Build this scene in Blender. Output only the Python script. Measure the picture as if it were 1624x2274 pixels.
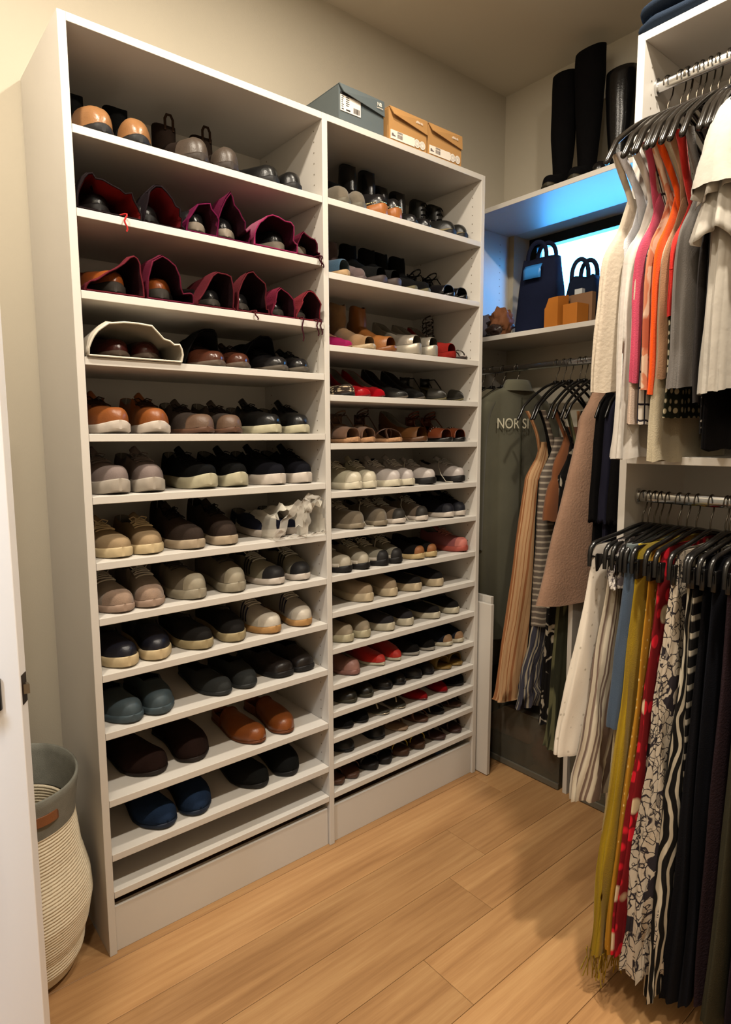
import bpy, bmesh, math, random
from mathutils import Vector, Matrix, noise
for o in list(bpy.data.objects): bpy.data.objects.remove(o)
C = bpy.context.scene.collection
PI = math.pi

# ---------------------------------------------------------------- camera
cam_d = bpy.data.cameras.new('camera')
cam = bpy.data.objects.new('camera', cam_d); C.objects.link(cam)
R_ = Vector((0.77171, -0.63595, -0.00424)); F_ = Vector((0.63152, 0.76631, -0.11798)).normalized()
U_ = R_.cross(F_).normalized(); R_ = F_.cross(U_).normalized()
cam.matrix_world = Matrix(((R_.x, U_.x, -F_.x, -0.466), (R_.y, U_.y, -F_.y, -1.684), (R_.z, U_.z, -F_.z, 1.427), (0, 0, 0, 1)))
cam_d.sensor_fit = 'HORIZONTAL'; cam_d.sensor_width = 36.0
cam_d.lens = 1408.12 * 36.0 / 1624.0
cam_d.clip_start = 0.02
bpy.context.scene.camera = cam

# ---------------------------------------------------------------- world (blue daylight outside the window)
w = bpy.data.worlds.new('world'); bpy.context.scene.world = w; w.use_nodes = True
wn = w.node_tree.nodes; bg = wn['Background']
bg.inputs[0].default_value = (0.075, 0.42, 1.0, 1); bg.inputs[1].default_value = 32.0

# ---------------------------------------------------------------- lamps
def area(name, loc, rot, size, power, col, shape='DISK', size_y=None, spread=None):
    d = bpy.data.lights.new(name, 'AREA'); d.shape = shape; d.size = size
    if size_y: d.size_y = size_y
    d.energy = power; d.color = col
    if spread: d.spread = spread
    o = bpy.data.objects.new(name, d); C.objects.link(o); o.location = loc; o.rotation_euler = rot
    return o
WARM = (1.0, 0.895, 0.74)
DOWN = []                       # ceiling downlights: (x, y, power)
DOWN += [(-0.42, -0.60, 30.0), (0.62, -0.60, 15.0), (0.62, -1.45, 43.0), (-0.42, -1.45, 16.0)]
HALL = (62.0, (0.72, 0.85, 1.0))

# ---------------------------------------------------------------- exposure
sc = bpy.context.scene
sc.view_settings.view_transform = 'Standard'; sc.view_settings.look = 'None'
sc.view_settings.gamma = 1.0; sc.view_settings.exposure = 0.12
sc.view_settings.use_curve_mapping = False
sc.cycles.max_bounces = 6; sc.cycles.diffuse_bounces = 3; sc.cycles.glossy_bounces = 3
sc.cycles.transparent_max_bounces = 8; sc.cycles.transmission_bounces = 4
sc.cycles.caustics_reflective = False; sc.cycles.caustics_refractive = False
sc.cycles.use_denoising = True

# ---------------------------------------------------------------- helpers
class MB:
    """collects vertices and faces, builds ONE mesh object"""
    def __init__(s): s.v = []; s.f = []; s.m = []; s.uv = []
    def add(s, pts, faces, mi=0, uvs=None):
        b = len(s.v); s.v += [tuple(p) for p in pts]; s.f += [tuple(i + b for i in f) for f in faces]
        s.m += [mi] * len(faces) if isinstance(mi, int) else list(mi)
        s.uv += list(uvs) if uvs else [(p[0] + p[1], p[2]) for p in pts]
        return s
    def box(s, x0, x1, y0, y1, z0, z1, mi=0):
        p = [(x, y, z) for z in (z0, z1) for y in (y0, y1) for x in (x0, x1)]
        return s.add(p, [(0, 2, 3, 1), (4, 5, 7, 6), (0, 1, 5, 4), (2, 6, 7, 3), (0, 4, 6, 2), (1, 3, 7, 5)], mi)
    def grid(s, rows, closed=False, mi=0, uvs=None, flip=False, mfun=None):
        nr = len(rows); nc = len(rows[0]); pts = [p for r in rows for p in r]; fs = []; ms = []
        for i in range(nr - 1):
            for j in range(nc if closed else nc - 1):
                j2 = (j + 1) % nc
                q = (i * nc + j, i * nc + j2, (i + 1) * nc + j2, (i + 1) * nc + j)
                fs.append(q[::-1] if flip else q); ms.append(mfun(i, j) if mfun else mi)
        u = [x for r in uvs for x in r] if uvs else None
        return s.add(pts, fs, ms, u)
    def loft(s, rings, mi=0, cap0=True, cap1=True, uvs=None):
        n = len(rings[0]); s.grid(rings, closed=True, mi=mi, uvs=uvs)
        for ring, on, fl in ((rings[0], cap0, True), (rings[-1], cap1, False)):
            if on:
                c = [sum(p[k] for p in ring) / n for k in range(3)]
                f = [((i + 1) % n, i, n) if fl else (i, (i + 1) % n, n) for i in range(n)]
                s.add(list(ring) + [c], f, mi)
        return s
    def tube(s, path, r, n=8, mi=0, caps=True):
        path = [Vector(p) for p in path]; rings = []; N = None
        rr = r if isinstance(r, (list, tuple)) else [r] * len(path)
        for i, p in enumerate(path):
            T = (path[min(i + 1, len(path) - 1)] - path[max(i - 1, 0)]).normalized()
            if N is None:
                N = T.cross(Vector((0, 0, 1)))
                if N.length < .1: N = T.cross(Vector((0, 1, 0)))
            N = (N - T * N.dot(T)).normalized(); B = T.cross(N)
            rings.append([tuple(p + (N * math.cos(a) + B * math.sin(a)) * rr[i]) for a in [2 * PI * k / n for k in range(n)]])
        return s.loft(rings, mi, caps, caps)
    def disc(s, c, ax1, ax2, r, n=10, mi=0):
        c = Vector(c); a1 = Vector(ax1); a2 = Vector(ax2)
        return s.add([tuple(c + a1 * (r * math.cos(2 * PI * k / n)) + a2 * (r * math.sin(2 * PI * k / n))) for k in range(n)], [tuple(range(n))], mi)
    def sphere(s, c, r, n=8, mi=0, sc=(1, 1, 1)):
        rows = [[(c[0] + r * sc[0] * math.sin(PI * i / n) * math.cos(2 * PI * j / n), c[1] + r * sc[1] * math.sin(PI * i / n) * math.sin(2 * PI * j / n), c[2] - r * sc[2] * math.cos(PI * i / n)) for j in range(n)] for i in range(n + 1)]
        return s.grid(rows, closed=True, mi=mi)
    def xf(s, M):
        s.v = [tuple(M @ Vector(p)) for p in s.v]; return s
    def build(s, name, mats, parent=None, smooth=True, bevel=0, solid=0, seg=2, angle=None):
        me = bpy.data.meshes.new(name); me.from_pydata(s.v, [], s.f); me.update()
        if not isinstance(mats, (list, tuple)): mats = [mats]
        for m in mats: me.materials.append(m)
        me.polygons.foreach_set('material_index', s.m)
        if smooth: me.polygons.foreach_set('use_smooth', [True] * len(s.f))
        ul = me.uv_layers.new(name='UVMap')
        idx = [0] * len(me.loops); me.loops.foreach_get('vertex_index', idx)
        flat = []
        for i in idx: flat += list(s.uv[i])
        ul.data.foreach_set('uv', flat)
        o = bpy.data.objects.new(name, me); C.objects.link(o)
        if parent: o.parent = parent
        if solid:
            md = o.modifiers.new('solid', 'SOLIDIFY'); md.thickness = solid; md.offset = 0
        if bevel:
            md = o.modifiers.new('bevel', 'BEVEL'); md.width = bevel; md.segments = seg; md.limit_method = 'ANGLE'
        return o

def thing(name, label, cat, loc=(0, 0, 0), rz=0, group=None):
    o = bpy.data.objects.new(name, None); C.objects.link(o); o.empty_display_size = .05
    o.location = loc; o.rotation_euler = (0, 0, rz); o['label'] = label; o['category'] = cat
    if group: o['group'] = group
    return o
def tag(o, label, cat, group=None):
    o['label'] = label; o['category'] = cat
    if group: o['group'] = group
    return o
def struct(o): o['kind'] = 'structure'; return o
def dup(root, loc, rz, label, group=None):
    r = root.copy(); C.objects.link(r); r.location = loc; r.rotation_euler = (0, 0, rz); r['label'] = label
    if group: r['group'] = group
    for ch in list(root.children):
        c = ch.copy(); C.objects.link(c); c.parent = r
        for g in ch.children:
            d = g.copy(); C.objects.link(d); d.parent = c
    return r

def sm(a, b, x):
    t = min(1, max(0, (x - a) / (b - a))); return t * t * (3 - 2 * t)
def curve(pts, s):
    if s <= pts[0][0]: return pts[0][1]
    for (a, va), (b, vb) in zip(pts, pts[1:]):
        if s <= b: return va + (vb - va) * sm(a, b, s)
    return pts[-1][1]
def lin(pts, s):
    if s <= pts[0][0]: return pts[0][1]
    for (a, va), (b, vb) in zip(pts, pts[1:]):
        if s <= b: return va + (vb - va) * (s - a) / (b - a)
    return pts[-1][1]

# ---------------------------------------------------------------- materials
_m = {}
def srgb(r, g, b):
    f = lambda c: (c / 255) / 12.92 if c / 255 <= .04045 else ((c / 255 + .055) / 1.055) ** 2.4
    return (f(r), f(g), f(b), 1)
def mat(name, col, rough=.6, bump=0, bscale=200, var=0, vscale=8, spec=.4, metal=0, coat=0, sheen=0, alpha=1, trans=0, emit=None, stretch=None, ior=1.45):
    if name in _m: return _m[name]
    m = bpy.data.materials.new(name); m.use_nodes = True; nt = m.node_tree; n = nt.nodes; L = nt.links
    b = n['Principled BSDF']; c = srgb(*col)
    b.inputs['Base Color'].default_value = c; b.inputs['Roughness'].default_value = rough
    b.inputs['Specular IOR Level'].default_value = spec; b.inputs['Metallic'].default_value = metal
    b.inputs['Coat Weight'].default_value = coat; b.inputs['Alpha'].default_value = alpha; b.inputs['IOR'].default_value = ior
    b.inputs['Sheen Weight'].default_value = sheen; b.inputs['Transmission Weight'].default_value = trans
    if emit: b.inputs['Emission Color'].default_value = srgb(*emit[0]); b.inputs['Emission Strength'].default_value = emit[1]
    tc = n.new('ShaderNodeTexCoord')
    src = tc.outputs['Object']
    if stretch:
        mp = n.new('ShaderNodeMapping'); mp.inputs['Scale'].default_value = stretch; L.new(src, mp.inputs[0]); src = mp.outputs[0]
    if var:
        t = n.new('ShaderNodeTexNoise'); t.inputs['Scale'].default_value = vscale; t.inputs['Detail'].default_value = 4
        L.new(src, t.inputs['Vector'])
        h = n.new('ShaderNodeHueSaturation'); h.inputs['Color'].default_value = c
        mr = n.new('ShaderNodeMapRange'); mr.inputs['To Min'].default_value = 1 - var; mr.inputs['To Max'].default_value = 1 + var
        mr.inputs['From Min'].default_value = .3; mr.inputs['From Max'].default_value = .7
        L.new(t.outputs[0], mr.inputs[0]); L.new(mr.outputs[0], h.inputs['Value']); L.new(h.outputs[0], b.inputs['Base Color'])
    if bump:
        t = n.new('ShaderNodeTexNoise'); t.inputs['Scale'].default_value = bscale; t.inputs['Detail'].default_value = 3
        L.new(src, t.inputs['Vector'])
        bp = n.new('ShaderNodeBump'); bp.inputs['Strength'].default_value = bump; bp.inputs['Distance'].default_value = .002
        L.new(t.outputs[0], bp.inputs['Height']); L.new(bp.outputs[0], b.inputs['Normal'])
    _m[name] = m; return m
def dk(c, k=.78): return tuple(max(6, int(round(v * k))) for v in c)
def leather(name, col, r=.35): col = dk(col); return mat(name, col, r, bump=.25, bscale=250, var=.10, vscale=25, spec=.5)
def suede(name, col): col = dk(col); return mat(name, col, .95, bump=.5, bscale=500, var=.15, vscale=30, spec=.1, sheen=.2 if sum(col) > 200 else 0)
def canvas(name, col): col = dk(col, .82); return mat(name, col, .9, bump=.5, bscale=900, var=.06, vscale=20, spec=.2)
def rubber(name, col): col = dk(col, .84); return mat(name, col, .6, bump=.15, bscale=120, var=.08, vscale=40, spec=.35)
def cloth(name, col, bump=.5, bscale=350, var=.07): col = dk(col, .90); return mat(name, col, .95, bump=bump, bscale=bscale, var=var, vscale=10, spec=.1, sheen=.15 if sum(col) > 200 else 0)

def pattern(name, kind, c1, c2, scale=1.0, thr=.5, c3=None, rough=.9, stretch=(1, 1)):
    """printed cloth: colours laid out on the garment's own UV, in metres"""
    if name in _m: return _m[name]
    c1 = dk(c1, .90); c2 = dk(c2, .90); c3 = dk(c3, .90) if c3 else None
    m = bpy.data.materials.new(name); m.use_nodes = True; nt = m.node_tree; n = nt.nodes; L = nt.links
    b = n['Principled BSDF']; b.inputs['Roughness'].default_value = rough; b.inputs['Specular IOR Level'].default_value = .2
    uv = n.new('ShaderNodeTexCoord'); mp = n.new('ShaderNodeMapping'); L.new(uv.outputs['UV'], mp.inputs[0])
    mp.inputs['Scale'].default_value = (scale * stretch[0], scale * stretch[1], 1)
    sep = n.new('ShaderNodeSeparateXYZ'); L.new(mp.outputs[0], sep.inputs[0])
    def math_(op, a, b_=None):
        x = n.new('ShaderNodeMath'); x.operation = op
        for i, q in enumerate((a, b_)):
            if q is None: continue
            if isinstance(q, (int, float)): x.inputs[i].default_value = q
            else: L.new(q, x.inputs[i])
        return x.outputs[0]
    def thresh(sock, t, soft=.06):
        mr = n.new('ShaderNodeMapRange'); mr.inputs['From Min'].default_value = t - soft; mr.inputs['From Max'].default_value = t + soft
        L.new(sock, mr.inputs[0]); return mr.outputs[0]
    if kind in ('ustripe', 'vstripe'):
        f = thresh(math_('FRACT', sep.outputs[0 if kind == 'ustripe' else 1]), thr, .05)
    elif kind == 'pleat':      # uneven long stripes
        t = n.new('ShaderNodeTexNoise'); t.noise_dimensions = '1D'; t.inputs['Scale'].default_value = 1; t.inputs['Detail'].default_value = 3
        L.new(sep.outputs[0], t.inputs['W']); f = thresh(t.outputs[0], thr, .03)
    elif kind == 'check':
        f = math_('MINIMUM', thresh(math_('FRACT', sep.outputs[0]), thr, .03), thresh(math_('FRACT', sep.outputs[1]), thr, .03))
    elif kind in ('dots', 'bigdots'):
        v = n.new('ShaderNodeTexVoronoi'); v.inputs['Scale'].default_value = 1; v.inputs['Randomness'].default_value = .25 if kind == 'dots' else .8
        L.new(mp.outputs[0], v.inputs['Vector']); f = thresh(v.outputs['Distance'], thr, .04); f = math_('SUBTRACT', 1.0, f)
    elif kind == 'floral':
        t = n.new('ShaderNodeTexNoise'); t.inputs['Scale'].default_value = 1.3; t.inputs['Detail'].default_value = 2; L.new(mp.outputs[0], t.inputs['Vector'])
        mx = n.new('ShaderNodeMixRGB'); mx.inputs[0].default_value = .35; L.new(mp.outputs[0], mx.inputs[1]); L.new(t.outputs['Color'], mx.inputs[2])
        v = n.new('ShaderNodeTexVoronoi'); v.feature = 'DISTANCE_TO_EDGE'; v.inputs['Scale'].default_value = 1.5; L.new(mx.outputs[0], v.inputs['Vector'])
        e = math_('SUBTRACT', 1.0, thresh(v.outputs['Distance'], .035, .015))
        v3 = n.new('ShaderNodeTexVoronoi'); v3.feature = 'SMOOTH_F1'; v3.inputs['Scale'].default_value = 1.1; L.new(mx.outputs[0], v3.inputs['Vector'])
        e2 = math_('SUBTRACT', 1.0, thresh(math_('ABSOLUTE', math_('SUBTRACT', math_('FRACT', math_('MULTIPLY', v3.outputs['Distance'], 4.5)), .5)), .07, .03)); e = math_('MAXIMUM', e, e2)
        v2 = n.new('ShaderNodeTexVoronoi'); v2.inputs['Scale'].default_value = 1.5; L.new(mx.outputs[0], v2.inputs['Vector'])
        s2 = n.new('ShaderNodeSeparateXYZ'); L.new(v2.outputs['Color'], s2.inputs[0])
        f = math_('MAXIMUM', e, thresh(s2.outputs[0], thr, .02))
    elif kind == 'zebra':
        wv = n.new('ShaderNodeTexWave'); wv.inputs['Scale'].default_value = .55; wv.inputs['Distortion'].default_value = 9; wv.inputs['Detail'].default_value = 1.5
        wv.inputs['Detail Scale'].default_value = .7; L.new(mp.outputs[0], wv.inputs[0]); f = thresh(wv.outputs[0], thr, .08)
    elif kind == 'leaf':       # large blotches
        t = n.new('ShaderNodeTexNoise'); t.inputs['Scale'].default_value = 1; t.inputs['Detail'].default_value = 2; t.inputs['Distortion'].default_value = 1.2
        L.new(mp.outputs[0], t.inputs['Vector']); f = thresh(t.outputs[0], thr, .02)
    elif kind == 'leopard':
        v = n.new('ShaderNodeTexVoronoi'); v.inputs['Scale'].default_value = 1; L.new(mp.outputs[0], v.inputs['Vector'])
        f = thresh(v.outputs['Distance'], thr, .05); f = math_('SUBTRACT', 1.0, f)
    mx = n.new('ShaderNodeMixRGB'); L.new(f, mx.inputs[0]); mx.inputs[1].default_value = srgb(*c1); mx.inputs[2].default_value = srgb(*c2)
    out = mx.outputs[0]
    if c3:   # a second scatter of spots in a third colour
        v = n.new('ShaderNodeTexVoronoi'); v.inputs['Scale'].default_value = .62; v.inputs['Randomness'].default_value = .9; L.new(mp.outputs[0], v.inputs['Vector'])
        g = math_('SUBTRACT', 1.0, thresh(v.outputs['Distance'], .30, .04))
        m2 = n.new('ShaderNodeMixRGB'); L.new(g, m2.inputs[0]); L.new(out, m2.inputs[1]); m2.inputs[2].default_value = srgb(*c3); out = m2.outputs[0]
    L.new(out, b.inputs['Base Color'])
    t = n.new('ShaderNodeTexNoise'); t.inputs['Scale'].default_value = 400; L.new(uv.outputs['Object'], t.inputs['Vector'])
    bp = n.new('ShaderNodeBump'); bp.inputs['Strength'].default_value = .3; bp.inputs['Distance'].default_value = .001
    L.new(t.outputs[0], bp.inputs['Height']); L.new(bp.outputs[0], b.inputs['Normal'])
    _m[name] = m; return m

WALL = mat('wall_paint', (189, 181, 165), .85, bump=.15, bscale=300, var=.02, vscale=3, spec=.2)
CEIL = mat('ceiling_paint', (208, 200, 184), .9, bump=.1, bscale=300, spec=.1)
WHITE = mat('white_melamine', (198, 193, 186), .45, bump=.05, bscale=400, var=.015, vscale=6, spec=.4)
DOORW = mat('door_paint', (226, 224, 224), .4, bump=.04, bscale=60, spec=.4)
BLACKM = mat('black_metal', (22, 22, 24), .35, metal=.6, spec=.5)
CHROME = mat('chrome', (205, 205, 205), .18, metal=1.0)
HOLE = mat('hole_dark', (120, 110, 95), .9)
# ================================================================ ROOM
H = 2.417; YB = 0.385; XF = 2.12; ZC = 3.035
def wood_mat():
    m = bpy.data.materials.new('oak_plank'); m.use_nodes = True; nt = m.node_tree; n = nt.nodes; L = nt.links
    b = n['Principled BSDF']; b.inputs['Roughness'].default_value = .42; b.inputs['Specular IOR Level'].default_value = .35
    tc = n.new('ShaderNodeTexCoord'); oi = n.new('ShaderNodeObjectInfo')
    ad = n.new('ShaderNodeVectorMath'); ad.operation = 'ADD'; cmb = n.new('ShaderNodeCombineXYZ')
    ml = n.new('ShaderNodeMath'); ml.operation = 'MULTIPLY'; ml.inputs[1].default_value = 37.0
    L.new(oi.outputs['Random'], ml.inputs[0]); L.new(ml.outputs[0], cmb.inputs[0]); L.new(ml.outputs[0], cmb.inputs[1])
    L.new(tc.outputs['Object'], ad.inputs[0]); L.new(cmb.outputs[0], ad.inputs[1])
    mp = n.new('ShaderNodeMapping'); mp.inputs['Scale'].default_value = (.7, 8, 1); L.new(ad.outputs[0], mp.inputs[0])
    t1 = n.new('ShaderNodeTexNoise'); t1.inputs['Scale'].default_value = 1.7; t1.inputs['Detail'].default_value = 5; t1.inputs['Distortion'].default_value = .6
    L.new(mp.outputs[0], t1.inputs['Vector'])
    wv = n.new('ShaderNodeTexWave'); wv.bands_direction = 'Y'; wv.inputs['Scale'].default_value = 1.6; wv.inputs['Distortion'].default_value = 7; wv.inputs['Detail'].default_value = 3
    wv.inputs['Detail Scale'].default_value = .7; L.new(mp.outputs[0], wv.inputs[0])
    mp2 = n.new('ShaderNodeMapping'); mp2.inputs['Scale'].default_value = (6, 160, 1); L.new(ad.outputs[0], mp2.inputs[0])
    t2 = n.new('ShaderNodeTexNoise'); t2.inputs['Scale'].default_value = 1.5; t2.inputs['Detail'].default_value = 3; L.new(mp2.outputs[0], t2.inputs['Vector'])
    cr = n.new('ShaderNodeValToRGB'); e = cr.color_ramp.elements
    e[0].position = .28; e[0].color = srgb(146, 106, 68); e[1].position = .74; e[1].color = srgb(196, 156, 108)
    k = e.new(.5); k.color = srgb(174, 132, 88)
    mx = n.new('ShaderNodeMixRGB'); mx.inputs[0].default_value = .07; L.new(t1.outputs[0], mx.inputs[1]); L.new(wv.outputs[0], mx.inputs[2])
    m2 = n.new('ShaderNodeMixRGB'); m2.inputs[0].default_value = .22; L.new(mx.outputs[0], m2.inputs[1]); L.new(t2.outputs[0], m2.inputs[2])
    L.new(m2.outputs[0], cr.inputs[0])
    h = n.new('ShaderNodeHueSaturation'); L.new(cr.outputs[0], h.inputs['Color'])
    mr = n.new('ShaderNodeMapRange'); mr.inputs['To Min'].default_value = .80; mr.inputs['To Max'].default_value = 1.10
    L.new(oi.outputs['Random'], mr.inputs[0]); L.new(mr.outputs[0], h.inputs['Value']); L.new(h.outputs[0], b.inputs['Base Color'])
    bp = n.new('ShaderNodeBump'); bp.inputs['Strength'].default_value = .15; bp.inputs['Distance'].default_value = .001
    L.new(t2.outputs[0], bp.inputs['Height']); L.new(bp.outputs[0], b.inputs['Normal'])
    return m
OAK = wood_mat()
GAP = mat('floor_gap', (92, 62, 36), .9)
fl = struct(MB().box(-2.3, 2.6, -3.2, .55, -.14, -.012).build('floor', GAP, smooth=False))
rnd = random.Random(5)
PW = .18; row = 0; y = YB + .04 - PW * 0
y1 = -.02 + PW * 2
while y1 > -3.1:
    y0 = y1 - PW
    # board ends seen in the photo on the two rows by the far wall, the rest staggered
    ends = {3: [1.135], 4: [-.6, .955], 5: [.66], 2: [-.9, 1.49], 6: [-.15, 1.3], 7: [.5]}.get(row, [rnd.uniform(-1.5, -.2), rnd.uniform(.2, 1.6)])
    xs = [-2.3] + ends + [2.14]
    for a, b in zip(xs, xs[1:]):
        if y1 > YB: 
            pass
        MB().box(-(b - a) / 2 + .0005, (b - a) / 2 - .0005, -PW / 2 + .0006, PW / 2 - .0006, -.012, 0).build('plank', OAK, fl, smooth=False, bevel=.0008, seg=1).location = ((a + b) / 2, (y0 + y1) / 2, 0)
    y1 = y0; row += 1

struct(MB().box(-2.4, XF + .35, YB, YB + .15, 0, ZC).build('wall_back', WALL, smooth=False))
# far wall with the window opening behind the upper shelves
WY0, WY1, WZ0, WZ1 = -.74, .318, 1.93, 2.386
wf = MB(); wf.box(XF, XF + .18, -.85, YB, 0, WZ0); wf.box(XF, XF + .18, -.85, YB, WZ1, ZC); wf.box(XF, XF + .18, WY1, YB, WZ0, WZ1); wf.box(XF, XF + .18, -.85, WY0, WZ0, WZ1)
struct(wf.build('wall_far', WALL, smooth=False))
struct(MB().box(1.506, XF + .3, -3.2, -.83, 0, ZC).build('wall_right', WALL, smooth=False))
struct(MB().box(-2.4, XF + .3, -3.3, -3.15, 0, ZC).build('wall_front', WALL, smooth=False))
wl = MB(); wl.box(-1.07, -.93, -3.2, -.86, 0, ZC); wl.box(-1.07, -.93, -.03, YB, 0, ZC); wl.box(-1.07, -.93, -.86, -.03, 2.06, ZC)
struct(wl.build('wall_left', WALL, smooth=False))
struct(MB().box(-2.4, -2.3, -3.2, YB, 0, ZC).build('wall_hall', WALL, smooth=False))
struct(MB().box(-2.4, XF + .3, -3.3, YB + .15, ZC, ZC + .1).build('ceiling', CEIL, smooth=False))
tr = MB(); tr.box(-.93, -.915, -.94, -.86, 0, 2.14); tr.box(-.93, -.915, -.03, .05, 0, 2.14); tr.box(-.93, -.915, -.86, -.03, 2.06, 2.14)
struct(tr.build('trim_1', DOORW, smooth=False, bevel=.003))
bb = MB(); bb.box(-.93, 0, YB - .014, YB, 0, .13); struct(bb.build('baseboard_back', DOORW, smooth=False, bevel=.003))
# window: dark frame, pane of glass
FR = mat('window_frame_dark', (20, 26, 30), .4)
win = MB(); fx0, fx1 = XF + .12, XF + .165
win.box(fx0, fx1, WY0, WY1, WZ1 - .045, WZ1); win.box(fx0, fx1, WY0, WY1, WZ0, WZ0 + .04); win.box(fx0, fx1, WY1 - .045, WY1, WZ0, WZ1); win.box(fx0, fx1, WY0, WY0 + .045, WZ0, WZ1)
wo = struct(win.build('window_1', FR, smooth=False, bevel=.002))
GL = mat('window_glass', (235, 245, 250), .02, trans=1.0, spec=.5, ior=1.1)
MB().box(fx0 + .02, fx0 + .024, WY0 + .04, WY1 - .04, WZ0 + .03, WZ1 - .04).build('pane', GL, wo, smooth=False)

# downlights in the ceiling
EM = mat('lamp_lens', (255, 230, 190), .5, emit=((255, 214, 160), 6.0))
TRIMW = mat('lamp_trim', (240, 238, 232), .4)
for i, (x, yy, pw) in enumerate(DOWN):
    t = thing('ceiling_downlight', ('round recessed ceiling downlight by the door, nearest the back wall', 'round recessed ceiling downlight over the middle of the shoe shelves', 'round recessed ceiling downlight in front of the hanging tower', 'round recessed ceiling downlight by the doorway, farther from the shelves')[i], 'ceiling light', (x, yy, ZC), 0, 'recessed downlights in the ceiling')
    ring = [[(r * math.cos(2 * PI * k / 32), r * math.sin(2 * PI * k / 32), z) for k in range(32)] for r, z in ((.085, 0), (.083, -.006), (.066, -.006), (.06, -.001))]
    MB().grid(ring, closed=True).build('trim_ring', TRIMW, t)
    MB().disc((0, 0, -.002), (1, 0, 0), (0, -1, 0), .061, 32).build('lens', EM, t, smooth=False)
    area('downlight_lamp', (x, yy, ZC - .012), (0, 0, 0), .12, pw, WARM)
area('hall_lamp', (-1.75, -1.3, 2.5), (0, math.radians(-50), 0), .6, HALL[0], HALL[1])

# ---- open door, swung into the closet
PHI = math.radians(-28.9)
door = struct(thing('door_1', '', ''))
for k in ('label', 'category'):
    if k in door: del door[k]
E_ = Vector((-.238, -.378, 0)); door.location = E_; door.rotation_euler = (0, 0, PHI)
# local x runs back to the hinge (negative), local +y is the far face
MB().box(-.76, 0, 0, .035, .01, 2.045).build('leaf', DOORW, door, smooth=False, bevel=.002)
hb = MB(); hb.box(-.093, -.033, -.009, 0, .918, .980); h1 = hb.build('rosette', BLACKM, door, smooth=False, bevel=.002)
MB().tube([(-.063, -.008, .949), (-.063, -.05, .949), (-.07, -.056, .949), (-.17, -.056, .949)], .008).build('lever', BLACKM, h1)
hb = MB(); hb.box(-.093, -.033, .035, .044, .918, .980); h2 = hb.build('rosette', BLACKM, door, smooth=False, bevel=.002)
MB().tube([(-.063, .042, .949), (-.063, .085, .949), (-.07, .09, .949), (-.17, .09, .949)], .008).build('lever', BLACKM, h2)
BRZ = mat('bronze_plate', (58, 48, 42), .45, metal=.7)
lp = MB().box(-.0005, .0015, .006, .030, .921, .979).build('latch_plate', BRZ, door, smooth=False, bevel=.001)
MB().add([(0, .011, .94), (0, .025, .94), (0, .011, .96), (0, .025, .96), (.012, .013, .941), (.005, .025, .941), (.012, .013, .959), (.005, .025, .959)],
         [(0, 1, 5, 4), (2, 6, 7, 3), (4, 5, 7, 6), (0, 4, 6, 2), (1, 3, 7, 5)]).build('latch_bolt', mat('latch_steel', (150, 140, 125), .3, metal=1), lp, smooth=False)
for z in (.25, 1.02, 1.80):
    MB().tube([(-.766, -.004, z - .045), (-.766, -.004, z + .045)], .006).build('hinge', BRZ, door)

# ================================================================ SHOE CABINET
ZL = [2.172,1.981,1.788,1.628,1.437,1.277,1.105,.957,.803,.642,.451,.293,.184]
ZR = [2.173,1.948,1.722,1.563,1.405,1.244,1.106,.96,.836,.708,.58,.481,.389,.295,.188]
T = .020; XM = .755; XR = 1.505; YD = YB - .004
cab = thing('shoe_cabinet', 'tall white built-in shoe cabinet of two bays along the back wall', 'cabinet')
for x in (0, XM, XR): MB().box(x, x + T, 0, YD, 0, H).build('side_panel', WHITE, cab, smooth=False, bevel=.0012)
for a, b in ((T, XM), (XM + T, XR)):
    MB().box(a, b, 0, YD, H - T, H).build('top_panel', WHITE, cab, smooth=False, bevel=.0012)
    MB().box(a, b, YD - .006, YD, .14, H - T).build('back_panel', WHITE, cab, smooth=False)
    MB().box(a + .002, b - .002, .010, .028, 0, .134).build('kick_panel', WHITE, cab, smooth=False, bevel=.0012)
for (a, b), zs in (((T, XM), ZL), ((XM + T, XR), ZR)):
    for z in zs: MB().box(a + .0008, b - .0008, .001, YD - .007, z - T, z).build('shelf', WHITE, cab, smooth=False, bevel=.0012)
ph = MB()
for x, nx in ((T + .0004, 1), (XM - .0004, -1), (XM + T + .0004, 1), (XR - .0004, -1)):
    zz = .2
    while zz < 2.38:
        for yy in (.045, .33): ph.disc((x, yy, zz), (0, 1, 0), (0, 0, 1 * nx), .0026, 6)
        zz += .032
po = ph.build('shelf_pin_holes', HOLE, cab, smooth=False); po['kind'] = 'stuff'

# ================================================================ WINDOW-SIDE UNIT (far wall)
ZT = 2.404; ZS = 1.862
wu = thing('window_shelf_unit', 'white shelf and hanging unit in front of the small window', 'cabinet', (0, 0, 0))
XW = 1.77
MB().box(XW, XF - .002, .346, .366, .0, ZT - T).build('side_panel', WHITE, wu, smooth=False, bevel=.0012)
MB().box(XW, XF - .002, -.815, .366, ZT - T, ZT).build('top_shelf', WHITE, wu, smooth=False, bevel=.0012)
MB().box(XW, XF - .002, -.815, .346, ZS - T, ZS).build('shelf', WHITE, wu, smooth=False, bevel=.0012)
MB().box(1.67, XF - .002, -.349, -.330, 0, .78).build('divider_panel', WHITE, wu, smooth=False, bevel=.0012)
ph = MB(); zz = 1.6
while zz < 2.35:
    for xx in (1.83, 2.05): ph.disc((xx, .3456, zz), (1, 0, 0), (0, 0, 1), .0028, 6)
    zz += .032
po = ph.build('shelf_pin_holes', HOLE, wu, smooth=False); po['kind'] = 'stuff'
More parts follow.
